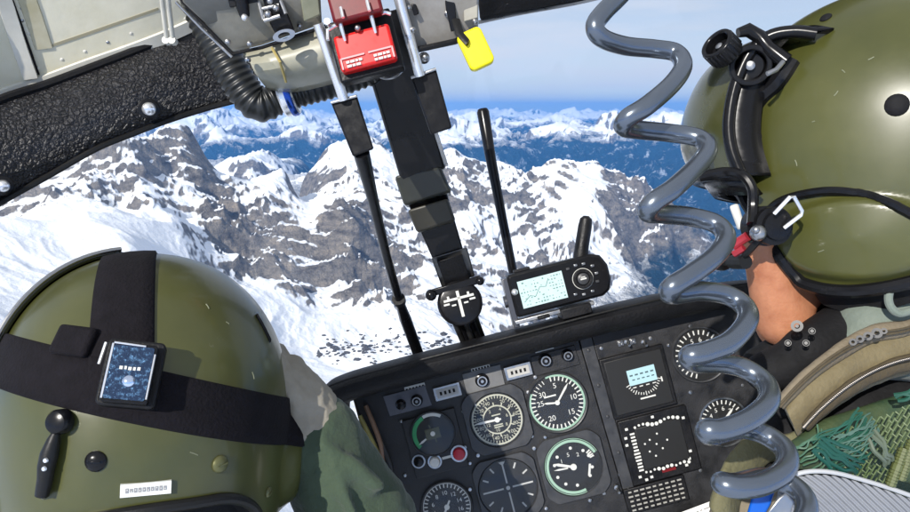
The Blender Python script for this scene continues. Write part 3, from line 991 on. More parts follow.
# beige riveted ceiling skin above it
ceil_t = thing('ceiling_panel', 'cream painted riveted metal ceiling panel above the black door arch', 'ceiling panel', Matrix.Translation(P(90, 20, .7)))
cream = mat('cream_paint', (0.62, 0.58, 0.42), 0.45, color2=(0.76, 0.73, 0.6), var_scale=9, bump=.25, bump_scale=60, rough_var=.12)
up_ = [(-160, 60), (-80, 20), (-40, -20), (0, -45), (50, -60), (100, -70), (150, -75), (195, -80)]
edge = [(-110, 168), (-40, 126), (0, 103), (45, 88), (88, 72), (130, 56), (165, 42), (206, 22)]
rows = []
for k in range(8):
    r_ = []
    for t_ in np.linspace(0, 1, 9):
        q = Vector((*edge[k], 0)).lerp(Vector((*up_[k], 0)), t_)
        d = .83 - .09 * t_
        r_.append(P(q.x, q.y, d - .01 * (7 - k) ))
    rows.append(r_)
cols = [spline(c, 5) for c in zip(*rows)]
rows = [list(r) for r in zip(*cols)]
bm = BM(); quad_sheet(bm, rows)
o = obj('skin', bm, cream, ceil_t); s = o.modifiers.new('t', 'SOLIDIFY'); s.thickness = .004; s.offset = 0
# BVH of the skin for riveting things onto it
from mathutils.bvhtree import BVHTree


def bvh_of(bm_or_obj):
    me = bm_or_obj.data; M = WORLD[bm_or_obj]
    vs = [M @ v.co for v in me.vertices]; fs = [tuple(p.vertices) for p in me.polygons]
    return BVHTree.FromPolygons(vs, fs)


def hit(bvh, px, py, off=0.0):
    d = P(px, py, 1.0).normalized()
    loc, n, i, dist = bvh.ray_cast(Vector((0, 0, 0)), d)
    if loc is None:
        return None, None
    if n.dot(d) > 0:
        n = -n
    return loc + n * off, n


def strip_on(bm, bvh, path, w, off, per=6, thick=.002):
    """flat ribbon laid on a surface along a photo path; w metres"""
    pts = spline([Vector((x, y, 0)) for x, y in path], per); P3 = []
    for p in pts:
        l, n = hit(bvh, p.x, p.y, off)
        if l is not None:
            P3.append((l, n))
    rows = []
    for i, (l, n) in enumerate(P3):
        t = (P3[min(i + 1, len(P3) - 1)][0] - P3[max(i - 1, 0)][0]).normalized(); s = t.cross(n).normalized()
        rows.append([bm.verts.new(l + s * (w / 2)), bm.verts.new(l + s * (w / 2 * .86) + n * thick), bm.verts.new(l - s * (w / 2 * .86) + n * thick), bm.verts.new(l - s * (w / 2)), ])
    for i in range(len(rows) - 1):
        for j in range(3):
            bm.faces.new((rows[i][j], rows[i][j + 1], rows[i + 1][j + 1], rows[i + 1][j]))
        bm.faces.new((rows[i][3], rows[i][0], rows[i + 1][0], rows[i + 1][3]))
    if rows:
        bm.faces.new(rows[0]); bm.faces.new(rows[-1][::-1])
    return P3


cb = bvh_of(o)
pale = mat('pale_rib_paint', (0.62, 0.6, 0.52), .4, var=.12, var_scale=30)
bm = BM(); strip_on(bm, cb, [(-7, -30), (6, 6), (18, 42), (31, 77)], .016, .001, thick=.006); obj('rib', bm, pale, ceil_t)
bm = BM(); strip_on(bm, cb, [(0, -30), (13, 4), (26, 40), (38, 74)], .004, .001, thick=.003); obj('rib_gap', bm, matte_black, ceil_t)
bm = BM(); strip_on(bm, cb, [(-30, 113), (0, 96), (45, 81), (88, 65), (130, 50), (165, 36), (200, 20)], .016, .001, thick=.004); obj('edge_rail', bm, pale, ceil_t)
bm = BM(); strip_on(bm, cb, [(20, -20), (32, 12), (44, 48)], .019, .001, thick=.0025); obj('doubler', bm, mat('stained_cream', (.42, .38, .24), .5, color2=(.56, .53, .4), var_scale=25), ceil_t)
bm = BM(); strip_on(bm, cb, [(46, 47), (90, 32), (130, 18), (158, 8)], .0035, .001, thick=.0016); strip_on(bm, cb, [(46, 47), (38, 20), (30, -15)], .0035, .001, thick=.0016); obj('inset_line', bm, mat('groove_paint', (.33, .3, .2), .5), ceil_t)
rv = [(22, 8), (29, 33), (22, 20), (38, 68), (62, 59), (85, 51), (108, 42), (131, 33), (185, 18), (12, 98), (35, 93), (60, 83), (84, 73), (107, 63), (142, 49), (186, 30)]
for x, y in rv:
    l, n = hit(cb, x, y, .0045)
    if l is not None:
        bm = BM(); lathe(bm, [(.0028, -.006), (.0026, -.0032), (.0018, -.0022), (.0008, -.0018)], 12, align(l, n)); obj('rivet', bm, pale if (x + y) % 3 else steel, ceil_t)
# two thin tubes running down the ceiling
for dx in (0, 6):
    bm = BM(); tube(bm, [P(157 + dx, -50, .66), P(163 + dx, 8, .72), P(167 + dx, 40, .75)], .0026, 10)
    lathe(bm, [(.004, -.004), (.004, .004)], 12, align(P(167 + dx, 41, .75), FWD))
    o = obj('ceiling_tube', bm, pale, None); tag(o, ('left' if dx == 0 else 'right') + ' one of the two thin cream pipes running down the ceiling panel', 'pipe', 'thin pipes on the cream ceiling')

# ------------------------------------------------------------------ overhead console
con = thing('overhead_console', 'worn grey-beige overhead console with black switches above the windscreen', 'overhead console', Matrix.Translation(P(300, 10, .68)))
worn = mat('worn_grey_beige', (0.2, 0.185, 0.15), 0.42, color2=(0.36, 0.34, 0.28), var_scale=14, bump=.3, bump_scale=90, rough_var=.15)
worn2 = mat('worn_dark_grey', (0.1, 0.1, 0.09), 0.42, color2=(0.22, 0.21, 0.18), var_scale=14, rough_var=.15)
bm = BM(); slab(bm, [P(168, -70, .58), P(178, -5, .66), P(203, 24, .68), (P(233, 52, .69)), P(262, 45, .69), P(322, 24, .69), P(320, -10, .66), P(318, -70, .6)], .03)
obj('front_face', bm, worn, con, bev=.002)
bm = BM(); slab(bm, [P(172, -40, .60), P(183, 2, .655), P(207, 25, .672), P(236, 17, .672), P(228, -40, .6)], .02)
obj('corner_plate', bm, worn2, con, bev=.0015)
bm = BM(); tube(bm, [P(180, -2, .66), P(205, 26, .672), P(233, 54, .68), P(262, 47.5, .68), P(326, 26, .68)], .0018, 8); obj('dark_lip', bm, matte_black, con)
bm = BM(); tube(bm, [P(176, 2, .662), P(202, 29, .672), P(232, 57, .68)], .0015, 8); obj('lip_edge', bm, steel, con)
# fairing below the lip, curved back
rows = []
for t_ in np.linspace(0, 1, 10):
    a = [(244, 56), (262, 51), (290, 43), (331, 30)]; b = [(268, 84), (285, 88), (305, 86), (338, 78)]
    bul = -.02 * math.sin(t_ * PI * .9)
    rows.append([P(a[k][0] * (1 - t_) + b[k][0] * t_, a[k][1] * (1 - t_) + b[k][1] * t_, .70 + .05 * t_ * t_ + bul) for k in range(4)])
rows = [spline(r, 4) for r in rows]
bm = BM(); quad_sheet(bm, rows); o = obj('lower_fairing', bm, mat('fairing_paint', (0.2, 0.2, 0.14), 0.35, color2=(0.42, 0.4, 0.32), var_scale=11, rough_var=.15), con)
s = o.modifiers.new('t', 'SOLIDIFY'); s.thickness = .005; s.offset = -1
bm = BM(); tube(bm, [P(272, 48, .682), P(280, 62, .678), P(286, 82, .70)], .0014, 6); obj('fairing_seam', bm, mat('brass_seam', (.35, .28, .1), .4), con)
# black switch housing with silver buckle
bm = BM(); slab(bm, [P(254, -30, .635), P(270, 24, .66), (P(277, 37, .665)), P(295, 31, .665), P(282, 0, .65), P(276, -30, .635)], .02); obj('switch_housing', bm, gloss_black, con, bev=.002)
bm = BM()
for a, b, r_ in [((259, 2), (264, 20), .002), ((264, 21), (280, 16), .002), ((262, 9), (279, 5), .0016), ((279, -4), (286, 14), .0018)]:
    tube(bm, [P(*a, .652), P(*b, .652)], r_, 8)
for x, y in [(270, 1), (276, 8), (268, 14)]:
    ball(bm, P(x, y, .65), .0035, 12)
obj('switch_levers', bm, steel, con)
bm = BM(); M = align(P(284, 35.5, .655), -P(284, 35.5, .655)) @ RZ(R(-164 + 180)); 
ring(bm, .0045, .0085, -.002, .002, 28, M @ RZ(0) @ Matrix.Diagonal((1.25, .62, 1, 1))); obj('buckle', bm, steel, con)
bm = BM(); tube(bm, [P(238, -20, .64), P(243, 8, .65), P(245, 17, .652)], [.007, .006, .0045], 12); sh = obj('toggle_lever', bm, gloss_black, con)
bm = BM(); ball(bm, P(244.5, 17.5, .647), .0032, 12); obj('lever_tip', bm, chrome, sh)
bm = BM(); slab(bm, [P(226, -10, .645), P(230, 8, .65), P(258, 2, .65), P(255, -10, .645)], .012); obj('lever_block', bm, black, con, bev=.001)
bm = BM(); slab(bm, [P(296, -30, .64), P(304, 22, .668), P(321, 15, .668), P(316, -30, .64)], .008); obj('side_plate', bm, mat('olive_grey_plate', (.16, .17, .11), .45, color2=(.28, .28, .2), var_scale=20), con, bev=.0015)
# right half of the console, beyond the red switches
bm = BM(); slab(bm, [P(398, -60, .62), P(402, 10, .69), P(413, 49, .70), P(455, 40, .70), P(478, 30, .70), P(480, -60, .62)], .035)
obj('right_face', bm, mat('worn_silver', (.22, .2, .17), .4, color2=(.42, .4, .37), var_scale=22, rough_var=.15), con, bev=.002)
bm = BM(); tube(bm, [P(411, 51, .695), P(455, 41.5, .695), P(479, 32, .695)], .003, 8); obj('right_lip', bm, gloss_black, con)
bm = BM(); slab(bm, [P(441, -30, .66), P(446, 10, .675), P(451, 32, .68), P(457, 30, .68), P(453, -30, .66)], .01)
slab(bm, [P(411, 4, .68), P(414, 16, .682), P(419, 14, .682), P(416, 3, .68)], .006); slab(bm, [P(434, 5, .68), P(437, 12, .682), P(443, 9, .682), P(441, 3, .68)], .006)
obj('bracket', bm, gloss_black, con, bev=.001)
bm = BM()
for x, y in [(409, 8), (413, 30), (431, 2), (447, 14), (468, 8), (475, 22), (209, 17), (228, 42), (300, 26), (250, 44), (248, 60), (326, 34)]:
    lathe(bm, [(.003, -.003), (.0028, .001), (.001, .0024)], 12, align(P(x, y, .672 if x < 300 else .68), -P(x, y, 1)))
obj('screw_set', bm, steel, con)['kind'] = 'stuff'
bm = BM(); slab(bm, [P(462, -40, .66), P(464, 22, .68), P(478, 18, .68), P(478, -40, .66)], .01); obj('end_plate', bm, mat('beige_plate', (.38, .36, .3), .4, var=.2), con, bev=.001)

# dark roof edge to the right
roof = thing('windscreen_top_frame', 'black top frame of the windscreen to the right of the yellow tag', 'window frame', Matrix.Translation(P(620, -40, .9)))
bm = BM(); slab(bm, [P(470, -90, .78), P(480, 21, .84), P(520, 12, .86), P(580, 1, .88), P(640, -14, .9), P(760, -45, .95), P(1000, -90, 1.0), P(1000, -260, .85), P(700, -260, .75)], .04)
obj('padding', bm, hood_mat, roof, bev=.004)
bm = BM(); tube(bm, spline([P(478, 22.5, .845), P(520, 13.5, .865), P(580, 2.5, .885), P(640, -12.5, .905), P(760, -43, .95)], 6), .0022, 8); obj('edge_seal', bm, steel, roof)
bm = BM(); slab(bm, [P(488, 6, .84), P(488, 9, .84), P(508, 4, .84), P(507, 1, .84)], .003); obj('white_mark', bm, bezel_grey, roof)

# ------------------------------------------------------------------ ribbed duct hose
hp = spline([P(192, -30, .74), P(203, 12, .745), P(222, 52, .75), (P(240, 84, .755)), P(258, 104, .76), P(280, 98, .765), P(304, 91, .765), P(338, 82, .765), P(372, 70, .765)], 26)
L = [0]
for i in range(1, len(hp)):
    L.append(L[-1] + (hp[i] - hp[i - 1]).length)
rs = [.0185 + .0011 * math.sin(2 * PI * l / .0075) - .003 * min(1, max(0, (l - .16) / .03)) for l in L]
hose = thing('duct_hose', 'black ribbed ventilation hose curling under the overhead console with a shiny clamp', 'hose', Matrix.Translation(hp[0]))
bm = BM(); tube(bm, hp, rs, 28); obj('hose', bm, mat('hose_rubber', (.012, .013, .013), .38, rough_var=.1), hose, angle=80)
ki = min(range(len(hp)), key=lambda i: (hp[i] - P(288, 96, .765)).length)
dr = (hp[ki + 1] - hp[ki - 1]).normalized()
bm = BM(); lathe(bm, [(.0205, -.008), (.022, -.006), (.0212, 0), (.022, .006), (.0205, .008)], 40, align(hp[ki], dr)); lathe(bm, [(.0035, 0), (.0035, .02)], 12, align(hp[ki] - UP * -.012 - FWD * .02, RIGHT)); obj('clamp', bm, chrome, hose)
bm = BM(); lathe(bm, [(.0225, -.0035), (.0235, -.002), (.0235, .002), (.0225, .0035)], 40, align(hp[ki + 3], dr)); obj('clamp_band', bm, mat('blue_anodised', (.03, .09, .4), .25, .9), hose)

# ------------------------------------------------------------------ red guarded switches
rg = thing('guarded_switch_box', 'bright red double guarded switch box hanging under the overhead console', 'switch box', frame(366, 50, .66, ROLL))
M0 = frame(366, 50, .66, ROLL)
k = .66 / F
bm = BM(); box(bm, (0, 0, 0), (57 * k, 37 * k, .016)); obj('cover', bm, red_paint, rg, M0, bev=.003)
bm = BM()
for s in (-1, 1):
    box(bm, (s * 14 * k, -6 * k, .009), (24 * k, 1.6 * k, .0012)); box(bm, (s * 26 * k, -11 * k, .009), (1.6 * k, 11 * k, .0012))
obj('outline', bm, mat('pinkish_line', (.75, .3, .3), .5), rg, M0)
bm = BM()
for s in (-1, 1):
    for j in range(2):
        x_ = -7.5
        for w_ in ((3.2, 4.4, 2.4, 3.4) if (j + s) else (4.6, 3.0, 4.4)):
            box(bm, ((s * 14 + x_ + w_ / 2) * k, (-10.5 - 4 * j) * k, .009), (w_ * k, 2.3 * k, .0012)); x_ += w_ + .9
obj('lettering', bm, white_mark, rg, M0)
bm = BM(); tube(bm, [M0 @ Vector(p) for p in [(-33 * k, 14 * k, .014), (-31 * k, 24 * k, .012), (-22 * k, 27 * k, .012), (28 * k, 27 * k, .012), (33 * k, 24 * k, .012)]], .0018, 8); obj('guard_wire', bm, chrome, rg)
for s in (-17, 14):
    bm = BM(); tube(bm, [M0 @ Vector(p) for p in [(s * k, 38 * k, .012), (s * k, 26 * k, .016), (s * k, 10 * k, .011)]], [.0016, .0022, .0012], 8); obj('lever', bm, chrome, rg)
bm = BM(); ball(bm, M0 @ Vector((-2 * k, 19 * k, .012)), .003, 12); ball(bm, M0 @ Vector((2 * k, 30 * k, .012)), .0025, 12); obj('rivet', bm, steel, rg)
bm = BM(); box(bm, (0, 0, -.012), (66 * k, 62 * k, .018)); obj('backplate', bm, black, rg, M0 @ T(0, 6 * k, 0), bev=.002)
dr2 = thing('switch_cover', 'dark red switch cover above the bright red switch box', 'switch cover', frame(356, 5, .645, ROLL))
M1 = frame(356, 6, .645, ROLL)
bm = BM(); box(bm, (0, 8 * k, 0), (50 * k, 44 * k, .016)); obj('cover', bm, dark_red, dr2, M1, bev=.003)
for s in (-14, 12):
    bm = BM(); tube(bm, [M1 @ Vector((s * k, -2 * k, .011)), M1 @ Vector((s * k, -13 * k, .013))], .0016, 8); obj('lever', bm, chrome, dr2)
bm = BM(); lathe(bm, [(.002, 0), (.002, .01), (.003, .012)], 10, M1 @ T(-30 * k, -12 * k, 0)); obj('rivet', bm, steel, dr2)

# ------------------------------------------------------------------ overhead control rods with boxes
def rod(name, label, a, b, boxq, tail, d, tail_d, strut=None, group=None):
    t = thing(name, label, 'control rod', Matrix.Translation(P(*a, d)), group)
    bm = BM(); tube(bm, [P(*a, d - .03), P(*b, d)], .0052, 16); obj('chrome_rod', bm, chrome, t)
    bm = BM(); slab(bm, [P(x, y, d + .004) for x, y in boxq], .024); bx_ = obj('damper_box', bm, gloss_black, t, bev=.002)
    bm = BM(); q = boxq; tube(bm, [P(*q[0], d + .002), P(*q[1], d + .002)], .0016, 8); obj('box_edge', bm, steel, bx_)
    if strut:
        n = len(strut); bm = BM(); pts = [P(x, y, d + .012 + (tail_d - d) * i / (n - 1)) for i, (x, y) in enumerate(strut)]
        tube(bm, pts, [.0085, .0062, .0055, .0058, .0085, .0085][:n], 14); obj('strut', bm, gloss_black, t)
        m_ = pts[3]; bm = BM(); lathe(bm, [(.0088, -.006), (.0088, .006)], 16, align(m_, pts[4] - pts[3])); obj('collar', bm, rubber, t)
    return t


rod('control_rod', 'left chrome control rod with black box and long thin strut reaching the panel', (318, 24), (344, 100), [(331, 103), (357, 96), (374, 149), (353, 157)], 0, .70, 1.06,
    [(361, 152), (373, 200), (387, 258), (399, 300), (405, 318), (419, 356)], 'chrome control rods beside the red switches')
rod('control_rod', 'right chrome control rod with a short black box beside the yellow tag', (398, -4), (420, 76), [(411, 78), (436, 69), (452, 128), (431, 135)], 0, .70, .8, None, 'chrome control rods beside the red switches')
bm = BM(); ball(bm, P(424, 58, .705), .006, 14); ball(bm, P(425, 57, .698), .003, 12); obj('pivot_bolt', bm, steel, bpy.data.objects['control_rod.001'])['kind'] = 'stuff'

# ------------------------------------------------------------------ centre windscreen post
post = thing('centre_post', 'thick black leaning centre post of the windscreen with clamps and a round hinge', 'windscreen post', Matrix.Translation(P(472, 338, 1.12)))


def post_seg(name, top, bot, dt, db, m, depth=.03, bev=.002, parent=None):
    bm = BM()
    a, b = top; c, e = bot
    pts = [P(*a, dt), P(*b, dt), P(*e, db), P(*c, db)]
    V1 = [bm.verts.new(p) for p in pts]; V2 = [bm.verts.new(p + FWD * depth) for p in pts]
    bm.faces.new(V1); bm.faces.new(V2[::-1])
    for i in range(4):
        bm.faces.new((V1[i], V2[i], V2[(i + 1) % 4], V1[(i + 1) % 4]))
    return obj(name, bm, m, parent or post, bev=bev)


post_seg('wide_column', ((352, 20), (404, 6)), ((401, 182), (446, 168)), .73, .87, gloss_black, .035, .004)
post_seg('trim_strip', ((408, 52), (412, 51)), ((444, 165), (448, 164)), .755, .868, steel, .02, .0006)
bm = BM(); tube(bm, spline([P(370, 72, .74), P(384, 78, .735), P(395, 77, .735), P(403, 70, .74)], 6), .0016, 8); obj('loop_wire', bm, steel, post)
bm = BM(); tube(bm, spline([P(360, 70, .75), P(372, 84, .74), P(380, 80, .75)], 6), .0012, 8); obj('cable', bm, rubber, post)
post_seg('clamp', ((394, 176), (441, 166)), ((404, 206), (452, 192)), .865, .885, mat('grey_green_clamp', (.035, .037, .03), .4, rough_var=.1, var=.3), .05, .004)
post_seg('inner_column', ((407, 202), (446, 190)), ((434, 262), (464, 252)), .895, .945, gloss_black, .03, .002)
post_seg('clamp', ((407, 210), (448, 198)), ((417, 233), (456, 221)), .882, .90, mat('brown_black_clamp', (.035, .032, .022), .45, var=.3), .05, .004)
post_seg('lower_sleeve', ((431, 258), (467, 247)), ((442, 288), (475, 276)), .94, .97, mat('dark_metal', (.12, .12, .12), .35, .8, rough_var=.1), .03, .002)
post_seg('sleeve_channel', ((437, 262), (462, 254)), ((446, 287), (470, 279)), .935, .965, black, .01, .001)
bm = BM(); slab(bm, [P(429, 290, .955), P(431, 297, .955), P(482, 283, .955), P(480, 275, .955)], .03); obj('flange', bm, gloss_black, post, bev=.002)
bm = BM(); ball(bm, P(431, 295, .952), .008, 14); ball(bm, P(480, 281, .952), .006, 14); obj('flange_bolt', bm, gloss_black, post)['kind'] = 'stuff'
M = align(P(460, 303, .955), -P(460, 303, 1), UP) @ RZ(R(ROLL))
bm = BM(); lathe(bm, [(.031, -.018), (.031, -.002), (.029, 0), (.026, .001)], 40, M); hd = obj('hinge_disc', bm, gloss_black, post)
bm = BM()
box(bm, (0, -.001, .002), (.004, .036, .001), M); box(bm, (0, .007, .002), (.042, .0032, .001), M)
for s in (-1, 1):
    box(bm, (s * .018, .002, .002), (.008, .0025, .001), M); box(bm, (s * .0085, -.001, .002), (.006, .0022, .001), M); box(bm, (s * .014, .0105, .002), (.003, .004, .001), M)
obj('disc_marks', bm, white_mark, hd)
for x0, x1, m_ in [(452, 464, steel), (458, 470, gloss_black), (463, 474, steel), (470, 482, gloss_black)]:
    bm = BM(); tube(bm, [P(x0, 316, .965), P(x1, 345, 1.02)], .004, 10); obj('leg', bm, m_, post)
post_seg('foot', ((452, 318), (476, 311)), ((462, 348), (487, 341)), .985, 1.03, mat('foot_metal', (.08, .08, .06), .4, .6), .02, .002)

# ------------------------------------------------------------------ black upright rod left of the navigation unit
bm = BM(); tube(bm, [P(482.5, 109, 1.03), P(483, 112, 1.03), P(491, 160, 1.035), P(503, 222, 1.04), P(515, 282, 1.05)], [.007, .0092, .0078, .0068, .0068], 16)
o = obj('windscreen_rod', bm, gloss_black, None); tag(o, 'slim black rod standing behind the left end of the navigation screen', 'rod')

# ------------------------------------------------------------------ yellow tag
MT = frame(475.5, 49.5, .66, -27 + 10)
yt = thing('yellow_tag', 'bright yellow plastic tag hanging from the right end of the overhead console', 'tag', frame(458, 30, .66))
bm = BM(); w_, h_ = 13.0 * .66 / F, 19.5 * .66 / F
pts = []
for sx, sy, a0 in ((1, 1, 0), (-1, 1, 90), (-1, -1, 180), (1, -1, 270)):
    c = .005
    for q in range(5):
        a = R(a0 + q * 22.5); pts.append((sx * (w_ - c) + c * math.cos(a), sy * (h_ - c) + c * math.sin(a)))
MT = frame(475.5, 49.5, .66, 32 - 7)
prism(bm, pts, -.005, .005); obj('tag_body', bm, mat('yellow_plastic', (.85, .74, .0), .4, var=.06, coat=.2, bump=.1), yt, MT, bev=.0018)
bm = BM(); tube(bm, [P(456, 20, .665), P(460, 34, .655), P(467, 42, .652), P(467, 43, .66)], .0022, 8, squash=2.0); obj('strap', bm, rubber, yt)

# ------------------------------------------------------------------ navigation unit on the hood
RG = 14.5
k = .98 / F
NM = frame(558, 284, .98, RG)
gps = thing('navigation_unit', 'black handheld navigation unit with lit map screen mounted on the hood', 'navigation unit', frame(558, 310, .98, RG))
bm = BM(); hw, hh = 49 * k, 21.5 * k
pts = [(-hw, -hh * .95), (-hw + .004, -hh), (hw * .8, -hh), (hw * .95, -hh * .8), (hw * 1.03, -hh * .3), (hw * 1.03, hh * .35), (hw * .93, hh * .85), (hw * .75, hh), (-hw + .004, hh), (-hw, hh * .92)]
prism(bm, pts, -.018, .018); gb = obj('body', bm, black, gps, NM, bev=.004)
bm = BM(); prism(bm, [(x * .96, y * .9) for x, y in pts], .018, .0195); obj('front_bezel', bm, gloss_black, gb, NM, bev=.001)
lcd = mat('map_lcd', (.32, .42, .42), .12, emit=(.42, .58, .56), emit_s=.5, var=.12, var_scale=120)
bm = BM(); box(bm, (-18 * k, -.5 * k, .0198), (45 * k, 27 * k, .001)); sc_ = obj('screen', bm, lcd, gps, NM)
bm = BM(); rnd = random.Random(12)
for i in range(15):
    for j in range(8):
        if rnd.random() < .42 + (.25 if i > 8 else 0):
            box(bm, ((-18 - 20.5 + i * 2.9) * k, (-.5 - 10.8 + j * 3.1) * k, .0205), ((.6 + 1.5 * rnd.random()) * k, (.6 + .9 * rnd.random()) * k, .0002))
tube(bm, [Vector(((-18 + x) * k, y * k, .0205)) for x, y in [(-20, -8), (-13, -3), (-8, -5), (-2, 3), (4, 2), (8, 9)]], .0005, 6)
obj('screen_map', bm, mat('lcd_green_ink', (.12, .22, .2), .5), sc_, NM)
bm = BM(); ring(bm, 6.5 * k, 9.6 * k, .0190, .0235, 36, NM @ T(23 * k, 0)); obj('button_ring', bm, black, gps, bev=.0008)
bm = BM(); lathe(bm, [(5.6 * k, .019), (5.6 * k, .0235), (4 * k, .0248)], 24, NM @ T(23 * k, 0)); obj('centre_button', bm, bezel_grey, gps)
bm = BM(); box(bm, (23 * k, 0, .0255), (6 * k, 1.4 * k, .0006), NM @ T(0, 0, 0)); box(bm, (23 * k, 1.8 * k, .0255), (4 * k, .9 * k, .0006), NM); ring(bm, 9.9 * k, 10.4 * k, .0192, .0202, 32, NM @ T(23 * k, 0)); obj('button_marks', bm, white_mark, gps)
for x, y in [(11, 13), (19, 14.5), (27, 14), (35, 10), (37, 2), (36, -6), (29, -14), (20, -15), (12, -13)]:
    bm = BM(); box(bm, (x * k, y * k, .021), (3.6 * k, 2.6 * k, .003)); obj('key', bm, steel if (x + int(y)) % 2 else bezel_grey, gps, NM, bev=.0008)
bm = BM(); tube(bm, [P(580, 262, .985), P(582, 245, .985), P(585, 226, .985), P(586, 219, .985), P(586.3, 216, .985)], [.0105, .0098, .0098, .0085, .004], 20); obj('stub_antenna', bm, black, gps)
bm = BM(); box(bm, (-12 * k, -25.5 * k, 0), (80 * k, 4 * k, .04), NM); rl = obj('mount_rail', bm, steel, gps, bev=.001)
bm = BM(); box(bm, (8 * k, -28.5 * k, .006), (30 * k, 10 * k, .05), NM); box(bm, (-24 * k, -26 * k, .01), (12 * k, 3 * k, .045), NM); obj('mount_clamp', bm, black, gps, bev=.0015)
bm = BM(); box(bm, (-51 * k, -6 * k, -.002), (6 * k, 50 * k, .03), NM); lathe(bm, [(6 * k, 0), (6 * k, 7 * k)], 16, align(NM @ Vector((-57 * k, -4 * k, .004)), NM.to_3x3() @ Vector((1, 0, 0)))); obj('side_bracket', bm, mat('bracket_metal', (.12, .12, .13), .3, .8), gps, bev=.001)
bm = BM(); lathe(bm, [(.0045, 0), (.0045, .003), (.003, .005), (.001, .006)], 20, NM @ T(-45 * k, 4 * k, .018)); obj('glint_stud', bm, chrome, gps)  # chrome stud added beside the screen to give a small glint
bm = BM(); box(bm, (-32 * k, 23 * k, 0), (16 * k, 3 * k, .02), NM); obj('top_button', bm, black, gps, bev=.001)

# ------------------------------------------------------------------ coiled cord
cp_pts = [(650, -60, .50), (628, -14, .50), (604, 12, .49), (595, 26, .485), (602, 38, .49), (625, 46, .505), (655, 49, .515), (676, 53, .515), (683, 66, .505), (672, 84, .49), (648, 105, .475), (628, 118, .475),
          (624, 127, .485), (640, 130, .50), (670, 133, .512), (698, 138, .51), (708, 149, .50), (697, 166, .485), (674, 188, .465), (654, 202, .46), (648, 212, .467), (664, 214, .485), (692, 217, .50), (716, 224, .50),
          (726, 238, .49), (714, 257, .473), (690, 275, .458), (672, 287, .453), (672, 294, .463), (700, 291, .482), (727, 295, .49), (745, 307, .485), (747, 322, .47), (730, 342, .455), (704, 353, .447), (690, 356, .447),
          (694, 362, .46), (722, 363, .482), (746, 369, .486), (766, 384, .478), (768, 402, .462), (748, 420, .448), (722, 430, .443), (707, 430, .443), (712, 434, .455), (742, 428, .478), (768, 436, .48), (786, 452, .47),
          (784, 470, .457), (762, 484, .446), (738, 487, .442), (722, 483, .445), (736, 484, .462), (764, 478, .48), (790, 484, .478), (806, 502, .468), (802, 524, .455), (780, 545, .45), (800, 600, .5)]
bm = BM(); sp_ = spline([P(p[0], p[1], p[2] - .045 * max(0, p[1]) / 500) for p in cp_pts], 9); tube(bm, sp_, .0066, 18)
cord_m = mat('blue_grey_cord', (.16, .185, .22), .25, .8, rough_var=.04, var_scale=20)
o = obj('coiled_cord', bm, cord_m, None, angle=0); tag(o, 'thick glossy blue-grey coiled intercom cord hanging beside the right helmet', 'coiled cord')

# ------------------------------------------------------------------ windscreen
rows = []
for y, d in [(-160, .95), (-60, 1.02), (40, 1.12), (140, 1.22), (240, 1.32), (340, 1.42), (440, 1.5), (560, 1.56)]:
    rows.append([P(x, y, d - .10 * ((x - 455) / 500) ** 2) for x in np.linspace(-260, 1150, 20)])
gl = bpy.data.materials.new('windscreen_glass'); gl.use_nodes = True; n_ = gl.node_tree
n_.nodes.remove(n_.nodes['Principled BSDF'])
tr = n_.nodes.new('ShaderNodeBsdfTransparent'); tr.inputs[0].default_value = (.985, .99, .99, 1)
gg = n_.nodes.new('ShaderNodeBsdfGlossy'); gg.inputs['Roughness'].default_value = .03; gg.inputs['Color'].default_value = (.9, .95, 1, 1)
mxs = n_.nodes.new('ShaderNodeMixShader'); mxs.inputs[0].default_value = .025
n_.links.new(tr.outputs[0], mxs.inputs[1]); n_.links.new(gg.outputs[0], mxs.inputs[2]); n_.links.new(mxs.outputs[0], n_.nodes['Material Output'].inputs['Surface'])
bm = BM(); quad_sheet(bm, rows)
o = obj('windscreen', bm, gl, None); tag(o, 'clear curved windscreen glass behind the centre post and panel hood', 'windscreen')
# ------------------------------------------------------------------ people
olive = mat('olive_helmet_paint', (0.044, 0.048, 0.011), 0.36, coat=0.25, color2=(0.072, 0.074, 0.017), var_scale=7, rough_var=.07, bump=.06, bump_scale=25)
# fine scuffs in the paint
def scuffs(m, amt=.5, scale=38, col_=(.2, .2, .12)):
    nt = m.node_tree; b = nt.nodes['Principled BSDF']
    src = b.inputs['Base Color'].links[0].from_socket
    tc = nt.nodes.new('ShaderNodeTexCoord'); mp = nt.nodes.new('ShaderNodeMapping'); mp.inputs['Scale'].default_value = (1, .25, 1); mp.inputs['Rotation'].default_value = (.5, .9, .3)
    n = nt.nodes.new('ShaderNodeTexNoise'); n.inputs['Scale'].default_value = scale; n.inputs['Detail'].default_value = 9; n.inputs['Roughness'].default_value = .75
    r = nt.nodes.new('ShaderNodeValToRGB'); r.color_ramp.elements[0].position = .635; r.color_ramp.elements[1].position = .70
    r.color_ramp.elements[1].color = (amt, amt, amt, 1)
    nt.links.new(tc.outputs['Object'], mp.inputs[0]); nt.links.new(mp.outputs[0], n.inputs['Vector']); nt.links.new(n.outputs['Fac'], r.inputs[0])
    mx = nt.nodes.new('ShaderNodeMix'); mx.data_type = 'RGBA'; mx.inputs['B'].default_value = (*col_, 1)
    nt.links.new(r.outputs[0], mx.inputs['Factor']); nt.links.new(src, mx.inputs['A']); nt.links.new(mx.outputs['Result'], b.inputs['Base Color'])


